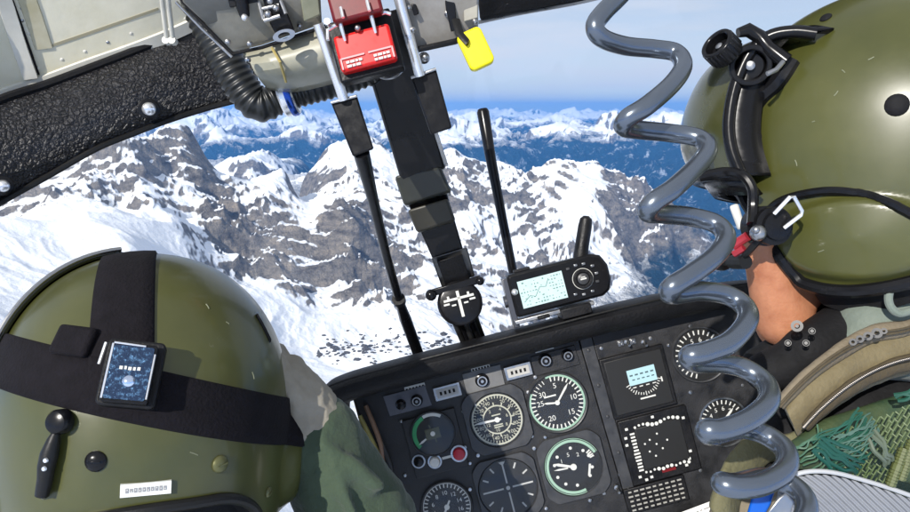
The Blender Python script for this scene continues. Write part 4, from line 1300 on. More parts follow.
scuffs(olive, .8, 38, (.24, .24, .17))
skin_m = mat('skin', (0.34, 0.125, 0.06), 0.48, color2=(0.5, 0.22, 0.115), var_scale=45, bump=.2, bump_scale=500, rough_var=.1)
skin_m.node_tree.nodes['Principled BSDF'].inputs['Subsurface Weight'].default_value = .08
skin_m.node_tree.nodes['Principled BSDF'].inputs['Subsurface Scale'].default_value = .01
web = mat('black_webbing', (0.006, 0.005, 0.007), 0.92, spec=.2, bump=.5, bump_scale=420, var=.3, var_scale=90)


def shell_pos(azim, phi, S, bulges):
    a, b, c = S
    if phi <= PI / 2:
        h, z = math.sin(phi) ** .93, math.cos(phi)
    else:
        q = phi - PI / 2; h, z = 1 - .18 * q * q, -q
    x, y, zz = a * h * math.sin(azim), b * h * math.cos(azim), c * z
    for side, y0, z0, ry, rz, hg in bulges:
        if x * side > 0.02:
            q = math.sqrt(((y - y0) / ry) ** 2 + ((zz - z0) / rz) ** 2)
            t = min(1, max(0, (1.06 - q) / .22)); t = t * t * (3 - 2 * t)
            x += side * hg * t * (1 + .5 * (1 - min(1, q)))
    return Vector((x, y, zz))


def shell_mesh(name, S, rim, bulges, M, parent, mm, na=200, nj=90, thick=.005):
    az_, ph_ = zip(*rim)
    az_ = list(az_); ph_ = list(ph_)
    bm = BM(); V = []
    rimpts = []
    for i in range(na):
        a = 2 * PI * i / na
        adeg = math.degrees(a); adeg = adeg if adeg <= 180 else 360 - adeg
        pm = R(float(np.interp(adeg, az_, ph_)))
        # smooth the rim a little
        pm = R(sum(float(np.interp(abs(adeg + d_) if adeg + d_ <= 180 else 360 - adeg - d_, az_, ph_)) for d_ in (-9, -6, -3, 0, 3, 6, 9)) / 7)
        V.append([shell_pos(a, pm * (.012 + .988 * j / nj), S, bulges) for j in range(nj + 1)])
        rimpts.append(V[-1][-1])
    top = bm.verts.new((0, 0, S[2]))
    BV = [[bm.verts.new(p) for p in r] for r in V]
    for i in range(na):
        k = (i + 1) % na
        bm.faces.new((top, BV[i][0], BV[k][0]))
        for j in range(nj):
            bm.faces.new((BV[i][j], BV[i][j + 1], BV[k][j + 1], BV[k][j]))
    o = obj(name, bm, mm, parent, M, angle=0)
    return o, rimpts


def shell_bvh(o):
    return bvh_of(o)


def on(bvh, px, py, off=0.0):
    for k in range(30):
        l, n = hit(bvh, px, py, 0)
        if l is not None:
            break
        py -= 1
    return (None, None) if l is None else (l + n * off, n)


def surf_tube(bm, bvh, path, r, off, per=8, closed=False, squash=1.0):
    pts = spline([Vector((x, y, 0)) for x, y in path], per, closed); out = []
    for p in pts:
        l, n = on(bvh, p.x, p.y, off)
        if l is not None:
            out.append(l)
    tube(bm, out, r, 8, squash=squash)


def domed(bm, bvh, px, py, r, h=.5):
    l, n = on(bvh, px, py); M = align(l, n)
    lathe(bm, [(r, -.002), (r, r * h * .3), (r * .8, r * h * .75), (r * .45, r * h), (r * .1, r * h * 1.05)], 20, M)
    return M


# ================================================================== left crew member, seen from behind
HL = frame(149, 402, .625, 2.0)
# helmet axes: x right, y away from the viewer, z up; head bent slightly forward
ML = HL @ Matrix(((1, 0, 0, 0), (0, 0, 1, 0), (0, -1, 0, 0), (0, 0, 0, 1))) @ Matrix.Rotation(R(0), 4, 'X')
# (x, y, z)local -> camera frame (x, z, -y)
ML = HL @ Matrix(((1, 0, 0, 0), (0, 0, 1, 0), (0, -1, 0, 0), (0, 0, 0, 1)))
ML = ML @ Matrix.Rotation(R(22), 4, 'Z') @ Matrix.Rotation(R(-7), 4, 'X')
left = thing('person', 'crew member seen from behind, black straps on the olive helmet, gloved hand raised', 'person', Matrix.Translation(P(170, 900, .62)))


def hand(bm, wrist, palm_end, across, nrm, k=1.0, curl=.5, thick=1.0):
    """palm and five bent fingers; wrist->palm_end is the palm, fingers carry on and curl towards nrm"""
    wrist, palm_end = Vector(wrist), Vector(palm_end); f = (palm_end - wrist).normalized(); across = Vector(across).normalized(); nrm = Vector(nrm).normalized()
    for s in (-.03, -.010, .010, .028):
        capsule(bm, wrist + across * s * .6 * k, palm_end + across * s * k, .014 * k * thick, .0125 * k * thick, 12)
    L_ = [.088, .1, .094, .074]
    for i, s in enumerate((-.031, -.0105, .0105, .031)):
        p = palm_end + across * s * k; ang = 0; r = .0095 * k * thick; l = L_[i] * k
        for j, fr in enumerate((.45, .3, .25)):
            ang += curl * (.55 + .3 * j + .08 * i)
            d = (f * math.cos(ang) + nrm * math.sin(ang)).normalized(); q = p + d * l * fr
            capsule(bm, p, q, r, r * .9, 10); p = q; r *= .9
    p = wrist + f * .025 * k + across * -.032 * k
    for d, l, r in ((f * .55 - across * .75 + nrm * .35, .042, .0135), (f * .85 - across * .25 + nrm * .5, .034, .0115), (f * .8 + across * .1 + nrm * .6, .026, .0105)):
        q = p + d.normalized() * l * k; capsule(bm, p, q, r * k * thick, r * .9 * k * thick, 10); p = q


def head_bm(bm, M, k=1.0):
    """head with brow, nose, lips, chin, ears; local x right, y forward, z up, centred between the ears"""
    def E(c, s, seg=20):
        g = bmesh.ops.create_uvsphere(bm, u_segments=seg, v_segments=seg // 2, radius=1)
        for v in g['verts']:
            v.co = M @ Vector(((v.co.x * s[0] + c[0]) * k, (v.co.y * s[1] + c[1]) * k, (v.co.z * s[2] + c[2]) * k))
    E((0, -.005, .035), (.074, .094, .085), 32)        # skull
    E((0, .03, -.02), (.062, .062, .075), 28)          # face
    E((0, .045, -.075), (.042, .042, .03))             # jaw and chin
    E((0, .078, -.083), (.018, .012, .014))
    for s in (-1, 1):
        E((s * .032, .062, -.02), (.026, .022, .026))  # cheeks
        E((s * .028, .078, .022), (.026, .012, .010))  # brow
        E((s * .075, -.008, -.012), (.009, .02, .032)) # ears
        E((s * .055, .0, -.06), (.02, .05, .03))
        E((s * .0085, .092, -.032), (.008, .009, .007))
    capsule(bm, M @ Vector((0, .082 * k, .012 * k)), M @ Vector((0, .1 * k, -.028 * k)), .008 * k, .011 * k, 12)
    E((0, .088, -.052), (.022, .010, .006)); E((0, .086, -.062), (.019, .010, .007))


# body: head under the helmet, neck, trunk, both arms, raised right hand: one continuous skin
sho_r = P(268, 735, .66); sho_l = P(-40, 735, .60); elb = P(360, 528, .69); wri = P(301, 402, .65)
palm = P(286, 380, .65)
bm = BM()
HM = ML @ T(0, .015, -.035)
head_bm(bm, HM)
neck_top = ML @ Vector((0, -.005, -.09)); neck_base = P(150, 655, .64)
capsule(bm, neck_top, neck_base, .056, .064, 20)
capsule(bm, neck_base, P(150, 760, .64), .07, .11, 20)
capsule(bm, P(60, 745, .62), P(220, 745, .65), .085, .085, 20)
capsule(bm, P(140, 800, .62), P(140, 1100, .66), .14, .15, 24)
capsule(bm, sho_r, elb, .055, .042, 18); capsule(bm, elb, wri, .036, .022, 18)
capsule(bm, sho_l, P(-120, 1000, .70), .055, .042, 18); capsule(bm, P(-120, 1000, .70), P(-30, 1080, .9), .04, .028, 18)
fdir = (palm - wri).normalized()
hand(bm, wri, palm + (palm - wri) * .9, (-FWD * .9 + RIGHT * .2), -RIGHT, .92, .35)
hand(bm, P(-30, 1080, .9), P(-20, 1090, .98), RIGHT, -UP, 1.0, .5)
o = obj('body', bm, skin_m, left, angle=0); remesh(o, .004, 5)
# flight suit: trunk and sleeves
suit_m = mat('green_flight_suit', (0.03, 0.05, 0.027), 0.85, color2=(0.038, 0.062, 0.034), var_scale=22, bump=.5, bump_scale=260, sheen=.15)
bm = BM()
capsule(bm, neck_base + UP * -.02, P(150, 760, .64), .08, .12, 20)
capsule(bm, P(60, 745, .62), P(220, 745, .65), .1, .1, 20); capsule(bm, P(140, 800, .62), P(140, 1100, .66), .155, .165, 24)
capsule(bm, sho_r, elb, .075, .057, 24)
capsule(bm, elb, P(313, 433, .661), .056, .041, 24)
ball(bm, elb.lerp(wri, .12), .056)
# folds gathered at the elbow
rnd = random.Random(5)
for i in range(9):
    a = P(378 - i * 7, 486 + i * 3, .64 + .004 * i); b = P(322 + i * 4, 470 + i * 9 - 30, .622)
    capsule(bm, a, b, .007 + .003 * rnd.random(), .004, 8)
for i in range(5):
    a = P(316 + i * 12, 434 + 12 * i, .632 + .006 * i); b = P(300 + i * 9, 452 + i * 10, .625); capsule(bm, a, b, .006, .005, 8)
capsule(bm, sho_l, P(-120, 1000, .70), .075, .057, 20); capsule(bm, P(-120, 1000, .70), P(-30, 1075, .88), .055, .04, 20)
o = obj('flight_suit', bm, suit_m, left, angle=0); remesh(o, .004, 5, .009, .035)
# pale cuff seam of the sleeve and its zip pocket edge
# glove
glove_m = mat('grey_glove_leather', (0.24, 0.215, 0.165), 0.75, color2=(0.33, 0.3, 0.24), var_scale=35, bump=.5, bump_scale=120)
bm = BM()
capsule(bm, P(314, 436, .658), wri, .037, .029, 20); capsule(bm, wri, palm, .0285, .024, 18)
hand(bm, wri, palm + (palm - wri) * .9, (-FWD * .9 + RIGHT * .2), -RIGHT, .92, .35, 1.16)
o = obj('glove', bm, glove_m, left, angle=0); remesh(o, .003, 3, .005, .014)
gl_o = o
Mg = align(P(291, 386, .628), -P(291, 386, 1))
bm = BM(); ring(bm, .002, .0048, -.001, .0015, 18, Mg); lathe(bm, [(.0018, -.001), (.0018, .002)], 10, Mg); obj('snap', bm, chrome, left)

# helmet shell
SL = (.121, .148, .132)
bulL = [(1, .01, -.058, .072, .052, .013), (-1, .01, -.058, .072, .052, .013)]
rimL = [(0, 96), (35, 98), (50, 135), (62, 152), (105, 152), (120, 146), (132, 130), (146, 120), (180, 118)]
hl, rpL = shell_mesh('helmet', SL, rimL, bulL, ML, left, olive)
s_ = hl.modifiers.new('t', 'SOLIDIFY'); s_.thickness = .006; s_.offset = -1
bL = shell_bvh(hl)
bm = BM(); tube(bm, [ML @ (p * 1.012) for p in rpL] + [ML @ (rpL[0] * 1.012)], .0042, 10, cap=False); obj('edge_trim', bm, rubber, hl, I4)
bm = BM(); V = []
for p in rpL:
    V.append([bm.verts.new(ML @ (Vector((p.x * q, p.y * q, p.z + dz)))) for q, dz in ((.99, .003), (.86, -.004), (.8, -.03), (.78, .05))])
for i in range(len(V)):
    A_, B_ = V[i], V[(i + 1) % len(V)]
    for j in range(3):
        bm.faces.new((A_[j], A_[j + 1], B_[j + 1], B_[j]))
obj('lining', bm, matte_black, hl, I4)


def strap_loop(name, axis, up, offset, width, t0, t1, parent, thick=.0022, n=110):
    """band of webbing round the shell: plane with normal 'axis' (helmet space), drawn from angle t0 to t1"""
    axis = Vector(axis).normalized(); u = Vector(up); u = (u - axis * u.dot(axis)).normalized(); v = axis.cross(u)
    c = axis * offset; inv = ML.inverted(); R3 = ML.to_3x3()
    bm = BM(); rows = []
    for i in range(n + 1):
        t = R(t0 + (t1 - t0) * i / n); d = u * math.cos(t) + v * math.sin(t); row = []
        pts_ = []
        for s in (-.5, -.47, -.25, 0, .25, .47, .5):
            o_ = ML @ (c + axis * (s * width)); dw = (R3 @ d).normalized()
            l, nn, _, _ = bL.ray_cast(o_, dw)
            if l is None:
                l, nn = o_ + dw * .13, dw
            if nn.dot(dw) < 0:
                nn = -nn
            e = thick if abs(s) < .49 else 0
            pts_.append(l + nn * (e + .0004))
        rows.append([bm.verts.new(p) for p in pts_])
    for i in range(n):
        for j in range(6):
            bm.faces.new((rows[i][j], rows[i][j + 1], rows[i + 1][j + 1], rows[i + 1][j]))
    return obj(name, bm, web, parent, angle=0)


hs = thing('head_strap', 'black elastic cross strap with a shiny mirror-like module on the back of the left helmet', 'strap', ML @ T(0, -.14, 0), None)
strap_loop('vertical_strap', (1, .0, -.02), (0, -1, -.1), -.013, .043, -172, -18, hs)
strap_loop('horizontal_strap', (.34, .0, 1), (0, -1, 0), .012, .039, -180, 180, hs, n=220)
# module
l, n = on(bL, 133, 378, .008)
MD = align(l, n, UP) @ RZ(R(-9))
k = .49 / F


def rrect(w, h, c):
    pts = []
    for sx, sy, a0 in ((1, 1, 0), (-1, 1, 90), (-1, -1, 180), (1, -1, 270)):
        for q in range(6):
            a = R(a0 + q * 18); pts.append((sx * (w - c) + sx * 0 + c * math.cos(a), sy * (h - c) + c * math.sin(a)))
    return pts


bm = BM(); prism(bm, rrect(27 * k, 33 * k, .004), -.006, .004, MD @ T(0, 2 * k)); md = obj('module_base', bm, black, hs, bev=.0015)
bm = BM(); prism(bm, rrect(21.5 * k, 29 * k, .0025), .004, .0125, MD); obj('module_body', bm, gloss_black, hs, bev=.001)
mir = mat('sparkle_painted_mirror', (.008, .03, .08), .16, .6, coat=1, color2=(.16, .36, .6), var_scale=330, bump=.25, bump_scale=900, rough_var=.08)  # pale blue sparkle is put into the colour as speckles
_r = [n for n in mir.node_tree.nodes if n.type == 'VALTORGB'][0]; _r.color_ramp.elements[0].position = .5; _r.color_ramp.elements[1].position = .78
bm = BM(); lathe(bm, [(.0042, .0130), (.0038, .0139), (.0026, .0148), (.0012, .0153), (.0003, .0154)], 24, MD @ T(1 * k, -8 * k)); obj('glint_dome', bm, mat('glint_dome_metal', (.75, .85, 1.0), .12, 1.0), hs)  # small chrome dome added to catch the sun as a glint
bm = BM(); prism(bm, rrect(18.5 * k, 26 * k, .0015), .0125, .0132, MD); obj('mirror_face', bm, mir, hs)
bm = BM(); tube(bm, [MD @ Vector(p) for p in [(-19.6 * k, 27 * k, .0125), (-19.6 * k, -26 * k, .0125)]], .0008, 6); tube(bm, [MD @ Vector(p) for p in [(19.6 * k, 20 * k, .0125), (19.6 * k, -24 * k, .0125)]], .0008, 6)
tube(bm, [MD @ Vector(p) for p in [(-19 * k, 28 * k, .0125), (10 * k, 27 * k, .0125)]], .0007, 6); obj('chrome_edge', bm, chrome, hs)
bm = BM()
for i, w_ in enumerate((3, 2.2, 3, 2.4, 2.8)):
    box(bm, ((-8 + i * 4) * k, 4 * k + .3 * k * math.sin(i * 2), .0135), (w_ * k, 3.2 * k, .0004), MD)
obj('module_print', bm, white_mark, hs)
bm = BM(); tube(bm, [MD @ Vector(p) for p in [(-29 * k, 30 * k, .002), (-31 * k, 8 * k, .002)]], .0012, 8); obj('buckle_edge', bm, chrome, hs)
l, n = on(bL, 77, 343, .004); Mb = align(l, n, UP) @ RZ(R(-6))
bm = BM(); box(bm, (0, 0, 0), (42 * k, 32 * k, .007), Mb); obj('battery_pouch', bm, web, hs, bev=.003)
# cord lock with clip hanging under the strap
cl = thing('cord_clip', 'small black round snap and hanging cord clip at the left side of the helmet back', 'clip', Matrix.Translation(on(bL, 64, 421, .005)[0]))
bm = BM(); Mc = align(*[x for x in on(bL, 64, 421, .004)]); lathe(bm, [(.0086, -.003), (.0086, .003), (.007, .0055), (.004, .0065)], 28, Mc); obj('snap_button', bm, gloss_black, cl)
bm = BM(); pr = [on(bL, x, y, .006)[0] for x, y in [(62, 431), (60, 438), (56, 452), (53, 464), (52, 476), (49, 492)]]
tube(bm, pr, [.0025, .0042, .0058, .0056, .005, .0045], 14); obj('clip_body', bm, rubber, cl)
for x, y in [(58, 456), (57, 464)]:
    l, n = on(bL, x, y, .0112)
    if l is not None:
        bm = BM(); lathe(bm, [(.0018, 0), (.0014, .0012)], 10, align(l, n)); obj('clip_rivet', bm, chrome, cl)
q = on(bL, 49, 492, .006)[0]
bm = BM(); tube(bm, spline([q, P(46, 502, .50), P(36, 512, .505), P(28, 530, .52)], 6), .0018, 8); obj('cord', bm, steel, cl)
# rivets, sticker
for x, y, r in [(96, 461, .0072), (220, 464, .0066), (268, 492, .0045)]:
    bm = BM(); M_ = domed(bm, bL, x, y, r, .55); box(bm, (0, 0, r * .6), (r * 1.2, r * .16, .0006), M_); obj('rivet', bm, gloss_black if x < 200 else mat('olive_screw', (.12, .12, .05), .35, .5), hl, I4)
l, n = on(bL, 146, 488.5, .0006); Ms = align(l, n, UP) @ RZ(R(-2))
bm = BM(); kk = .495 / F; prism(bm, [(-23 * kk, -6.3 * kk), (23 * kk, -6.3 * kk), (23 * kk, 6.3 * kk), (-23 * kk, 6.3 * kk)], -.002, .001, Ms); stk = obj('name_sticker', bm, mat('white_sticker', (.7, .71, .66), .5, var=.08), hl, I4)
bm = BM(); rnd = random.Random(2)
for i in range(10):
    h_ = (3.4 + 1.4 * rnd.random()) * kk; box(bm, ((-17 + i * 3.8) * kk, 0, .0012), (2.6 * kk, h_, .0003), Ms); box(bm, ((-17 + i * 3.8 + .3) * kk, (rnd.random() - .5) * 2 * kk, .0014), (1.0 * kk, 1.3 * kk, .0003), Ms, 1)
obj('sticker_print', bm, [mat('blurred_ink', (.25, .25, .26), .6), white_mark], hl, I4)
# visor cover riding on the front/left of the shell, its edge showing over the crown
bm = BM()
SV = tuple(q * 1.05 for q in SL); V = []
for i in range(61):
    a = R(-112 + 142 * i / 60); row = []
    for j in range(25):
        ph = R(8 + 82 * j / 24)
        p = shell_pos(a, ph, SV, [])
        row.append(p)
    V.append([bm.verts.new(ML @ p) for p in row])
for i in range(60):
    for j in range(24):
        bm.faces.new((V[i][j], V[i][j + 1], V[i + 1][j + 1], V[i + 1][j]))
o = obj('visor_cover', bm, mat('dark_olive_cover', (.02, .024, .010), .3, coat=.4, var=.4, var_scale=20, rough_var=.1), hl, I4, angle=0); s_ = o.modifiers.new('t', 'SOLIDIFY'); s_.thickness = .005; s_.offset = -1
bm = BM(); tube(bm, [V_.copy() for V_ in [ML @ shell_pos(R(-112), R(8 + 82 * j / 24), SV, []) for j in range(25)]], .002, 8)
obj('cover_edge', bm, steel, hl, I4)
# side clip on the right
bm = BM(); slab(bm, [P(257, 312, .60), P(263, 322, .60), P(272, 340, .60), P(269, 345, .60), P(262, 338, .60), P(255, 320, .60)], .02); obj('side_clip', bm, gloss_black, hl, I4, bev=.002)
# ================================================================== right crew member in profile
HR = frame(893, 140, .64, 0)
MR = HR @ Matrix(((1, 0, 0, 0), (0, 0, 1, 0), (0, -1, 0, 0), (0, 0, 0, 1))) @ Matrix.Rotation(R(60), 4, 'Z')
right_p = thing('person', 'crew member in profile facing left, olive helmet with visor housing and tan vest', 'person', Matrix.Translation(P(960, 1000, .8)))
bm = BM()
MH = MR @ T(0, .012, -.028) @ Matrix.Rotation(R(-4), 4, 'X')
head_bm(bm, MH, 1.03)
capsule(bm, MH @ Vector((0, -.0, -.06)), P(862, 330, .70), .062, .062, 24)
capsule(bm, MH @ Vector((0, .045, -.06)), P(800, 316, .69), .038, .044, 20)
capsule(bm, P(756, 236, .61), P(784, 318, .64), .013, .027, 24); capsule(bm, P(770, 270, .625), P(800, 290, .64), .02, .022, 20)
capsule(bm, P(872, 340, .72), P(950, 470, .80), .06, .085, 24)
capsule(bm, P(905, 560, .78), P(1040, 470, .90), .07, .085, 24)
capsule(bm, P(950, 640, .82), P(960, 1000, .84), .14, .15, 24)
capsule(bm, P(870, 600, .74), P(760, 800, .68), .05, .042, 20); capsule(bm, P(760, 800, .68), P(640, 800, .86), .04, .028, 20)
hand(bm, P(640, 800, .86), P(630, 795, .95), RIGHT, -UP, 1, .5)
capsule(bm, P(1040, 430, .86), P(1120, 700, .9), .055, .042, 20); capsule(bm, P(1120, 700, .9), P(1000, 760, 1.05), .04, .028, 20)
hand(bm, P(1000, 760, 1.05), P(980, 755, 1.13), RIGHT, -UP, 1, .5)
o = obj('body', bm, skin_m, right_p, angle=0); remesh(o, .004, 4)
bm = BM(); ball(bm, MH @ Vector((-.033, .083, .004)), .012, 16); ball(bm, MH @ Vector((.033, .083, .004)), .012, 16); obj('eye_pair', bm, mat('eye_white', (.6, .58, .55), .2, coat=1), right_p)['kind'] = 'stuff'
# helmet
SR = (.122, .148, .135)
bm = BM(); V = [[bm.verts.new(MR @ shell_pos(2 * PI * i / 180, R(160) * (.01 + .99 * j / 90), SR, [])) for j in range(91)] for i in range(180)]
for i in range(180):
    for j in range(90):
        bm.faces.new((V[i][j], V[i][j + 1], V[(i + 1) % 180][j + 1], V[(i + 1) % 180][j]))
bT = BVHTree.FromBMesh(bm); bm.free(); MRi = MR.inverted()


def loc_of(px, py):
    l, n = hit(bT, px, py)
    return None if l is None else MRi @ l


e0 = loc_of(852, 240); e1 = loc_of(770, 240); e2 = loc_of(852, 200)
fwd_c, zc = e0.y, e0.z
print('ear', e0, e1, e2)
ry_, rz_ = abs(e1.y - e0.y) * 1.02, abs(e2.z - e0.z) * 1.08
bulR = [(-1, fwd_c, zc, ry_, rz_, .012), (1, fwd_c, zc, ry_, rz_, .012)]
rimR = [(0, 102)]
for x_, y_ in [(741, 188), (754, 198), (763, 216), (765, 250), (780, 270), (800, 282), (825, 289), (850, 291), (880, 288), (910, 280)]:
    q = loc_of(x_, y_)
    if q is None:
        continue
    azd = math.degrees(math.atan2(abs(q.x) / SR[0], q.y / SR[1])); phd = 90 + math.degrees(-q.z / SR[2]) if q.z < 0 else math.degrees(math.acos(min(1, q.z / SR[2])))
    print('rim', x_, y_, round(azd), round(phd), q)
    if azd > rimR[-1][0] + 1:
        rimR.append((azd, phd))
rimR += [(max(150, rimR[-1][0] + 10), 128), (180, 124)]
hr, rpR = shell_mesh('helmet', SR, rimR, bulR, MR, right_p, olive, 260, 130)
s_ = hr.modifiers.new('t', 'SOLIDIFY'); s_.thickness = .006; s_.offset = -1
bR = shell_bvh(hr)
bm = BM(); tube(bm, [MR @ (p * 1.01) for p in rpR] + [MR @ (rpR[0] * 1.01)], .0058, 10, cap=False); obj('edge_trim', bm, gloss_black, hr, I4)
bm = BM(); V = []
for p in rpR:
    V.append([bm.verts.new(MR @ (Vector((p.x * q, p.y * q, p.z + dz)))) for q, dz in ((.99, .003), (.88, -.006), (.8, -.02), (.78, .05))])
for i in range(len(V)):
    A_, B_ = V[i], V[(i + 1) % len(V)]
    for j in range(3):
        bm.faces.new((A_[j], A_[j + 1], B_[j + 1], B_[j]))
obj('lining', bm, matte_black, hr, I4)
bm = BM(); surf_tube(bm, bR, [(764, 226), (768, 213), (780, 202), (800, 195), (828, 191), (855, 193), (880, 200), (905, 211), (935, 228)], .0038, .0008); obj('earcup_seam', bm, gloss_black, hr, I4)
# visor housing: a deeper shell riding on the brow
bm = BM(); V = []
na_, nj_ = 70, 36


prof_ = spline([Vector(p) for p in [(0, .086, .086), (0, .112, .090), (0, .140, .088), (0, .164, .074), (0, .180, .047), (0, .187, .018), (0, .184, -.006), (0, .172, -.030)]], 6)


def housing(t_, j):
    """t_ side angle, j index along the profile from the crown to the brow"""
    q = prof_[j]
    return Vector((.118 * math.sin(t_) * (.86 + .14 * q.y / .187), q.y * (1 - (1 - math.cos(t_)) * .62), q.z - .012 * (1 - math.cos(t_))))


NJ = len(prof_) - 1; TS = R(62)
for i in range(na_ + 1):
    V.append([bm.verts.new(MR @ housing(-TS + 2 * TS * i / na_, j)) for j in range(NJ + 1)])
for i in range(na_):
    for j in range(NJ):
        bm.faces.new((V[i][j], V[i][j + 1], V[i + 1][j + 1], V[i + 1][j]))
for i_, s_g in ((0, -1), (na_, 1)):
    W = []
    for j in range(NJ + 1):
        q = housing(s_g * TS, j); W.append(bm.verts.new(MR @ Vector((q.x * .93, q.y * .80, q.z))))
    for j in range(NJ):
        bm.faces.new((V[i_][j], V[i_][j + 1], W[j + 1], W[j])).material_index = 1
vh = obj('visor_housing', bm, [mat('visor_housing_paint', (.04, .043, .012), .28, coat=.5, color2=(.065, .065, .025), var_scale=18, rough_var=.08), gloss_black], hr, I4, angle=50)
s_ = vh.modifiers.new('t', 'SOLIDIFY'); s_.thickness = .005; s_.offset = -1
edge_ = [MR @ housing(-TS, j) for j in range(NJ + 1)]
bm = BM(); tube(bm, [MR @ housing(-TS + 2 * TS * i / 40, NJ) for i in range(41)], .0045, 10); obj('brow_trim', bm, gloss_black, vh, I4)
bm = BM(); tube(bm, edge_, .0055, 12); obj('side_trim', bm, gloss_black, vh, I4)
# dark channel between housing and shell along the arc
bm = BM(); surf_tube(bm, bR, [(793, 62), (780, 82), (763, 98), (750, 118), (742, 140), (739, 160), (741, 182)], .0085, .002, squash=1.0); obj('visor_track', bm, gloss_black, hr, I4)
bvh_h = bvh_of(vh)
# knobs on the housing
for (x, y, r, d_) in [(750, 66, .0175, None), (722, 49, .0145, None)]:
    l, n = on(bvh_h, x, y)
    if l is None:
        l, n = P(x, y, .60), -P(x, y, 1).normalized()
    n2 = (n * .5 - P(x, y, 1).normalized() * .8).normalized() if x > 730 else (n * .6 + UP * .7 - RIGHT * .7).normalized()
    Mk = align(l, n2)
    bm = BM(); ring(bm, r * .72, r, -.008, .009, 40, Mk); lathe(bm, [(r * .72, -.006), (r * .68, .001)], 32, Mk)
    kb = obj('visor_knob', bm, gloss_black, vh, I4, bev=.0012)
    bm = BM(); lathe(bm, [(r * .22, .001), (r * .22, .005), (r * .1, .006)], 16, Mk); obj('knob_screw', bm, steel, vh, I4)
    if x < 730:
        bm = BM()
        for i_ in range(22):
            a_ = 2 * PI * i_ / 22; box(bm, (r * .985 * math.cos(a_), r * .985 * math.sin(a_), 0), (.0018, .0018, .014), Mk @ T(0, 0, 0))
        obj('knob_grip', bm, gloss_black, vh, I4, bev=.0008)
bm = BM(); tube(bm, [P(738, 33, .60), P(748, 30, .60), P(760, 37, .60), P(768, 48, .595), P(786, 62, .59)], [.004, .006, .006, .006, .007], 12); obj('top_latch', bm, gloss_black, vh, I4)
bm = BM(); tube(bm, [P(767, 74, .565), P(776, 70, .565), P(783, 62, .57)], .002, 8); obj('latch_wire', bm, steel, vh, I4)
# tinted visor edge below the housing, brow pad
bm = BM(); V = []
for i in range(41):
    a = R(-60 + 120 * i / 40)
    V.append([bm.verts.new(MR @ (housing(a, NJ) + Vector((0, -.006 - .012 * t, -.002 - .016 * t)))) for t in (0, .5, 1)])
for i in range(40):
    for j in range(2):
        bm.faces.new((V[i][j], V[i][j + 1], V[i + 1][j + 1], V[i + 1][j]))
o = obj('visor_lip', bm, gloss_black, vh, I4); s_ = o.modifiers.new('t', 'SOLIDIFY'); s_.thickness = .004
# screws on the shell
for x, y, r in [(897, 105, .0085), (756, 138, .0068), (787, 263, .0060), (826, 18, .005)]:
    l, n = on(bR, x, y)
    if l is None:
        continue
    bm = BM(); M_ = domed(bm, bR, x, y, r, .5); obj('rivet', bm, matte_black, hr, I4)
# swivel knob with chrome wire bail
l = P(772, 226, .565); Mk = align(l, (-P(772, 226, 1)).normalized() * .9 + RIGHT * .45)
bm = BM(); lathe(bm, [(.0165, -.02), (.0165, -.008), (.0125, -.007), (.0125, -.003), (.0155, -.002), (.0155, .004), (.0115, .005), (.011, .009), (.005, .010)], 32, Mk); obj('mic_swivel', bm, gloss_black, hr, I4)
bm = BM(); tube(bm, [P(774, 214, .548), P(790, 197, .545), P(794, 197, .545), P(802, 211, .548), P(801, 215, .549), P(784, 228, .553)], .0016, 8); obj('wire_bail', bm, chrome, hr, I4)
bm = BM(); ball(bm, P(758, 233, .556), .0065, 14); ball(bm, P(756, 230, .550), .003, 10); obj('swivel_screw', bm, steel, hr, I4)
bm = BM(); tube(bm, spline([P(700, 177, .60), P(724, 172, .59), P(742, 175, .575), P(752, 188, .57), P(753, 206, .57), P(752, 224, .565)], 6), .0042, 10); obj('side_strap', bm, gloss_black, hr, I4)
# boom microphone
bm = BM(); tube(bm, spline([P(762, 236, .565), P(748, 252, .575), P(736, 262, .60), P(722, 262, .63)], 6), .0028, 8); mb = obj('mic_boom', bm, rubber, right_p)
bm = BM(); ball(bm, P(722, 260, .635), (.011, .008, .010), 16); tube(bm, [P(732, 262, .60), P(746, 262, .58)], .006, 10); obj('microphone', bm, rubber, mb, I4)['kind'] = 'stuff'
bm = BM(); tube(bm, [P(733, 246, .585), P(742, 240, .58), P(748, 236, .575)], .004, 10); tube(bm, [P(734, 254, .585), P(744, 248, .578)], .003, 8); obj('mic_tube', bm, mat('red_rubber', (.28, .02, .03), .4, var=.2), mb, I4)
bm = BM(); slab(bm, [P(729, 206, .60), P(738, 203, .60), P(745, 226, .595), P(738, 231, .60)], .008); obj('chin_pad', bm, mat('pale_pad', (.5, .5, .48), .6), right_p, bev=.002)

# dark collar and webbing at the neck
bm = BM()
capsule(bm, P(806, 352, .60), P(872, 318, .62), .022, .03, 18); capsule(bm, P(765, 372, .61), P(812, 356, .60), .018, .022, 14); capsule(bm, P(830, 318, .66), P(950, 300, .72), .034, .04, 18)
capsule(bm, P(760, 365, .66), P(800, 352, .65), .018, .026, 14)
o = obj('dark_collar', bm, matte_black, right_p, angle=0); remesh(o, .004, 4)
for x, y, d in [(797, 326, .562), (812, 331, .562), (788, 343, .575), (806, 343, .568)]:
    bm = BM(); Ms_ = align(P(x, y, d), -P(x, y, 1)); ring(bm, .0022, .0046 if x == 797 else .0026, -.003, .002, 20, Ms_); lathe(bm, [(.0014, -.003), (.0014, .003)], 10, Ms_); obj('snap', bm, mat('dark_snap', (.05, .05, .05), .35, .5), right_p)
bm = BM(); tube(bm, spline([P(838, 322, .60), P(843, 334, .60), P(834, 343, .60), P(826, 344, .60)], 5), .0012, 8); obj('hook', bm, chrome, right_p)
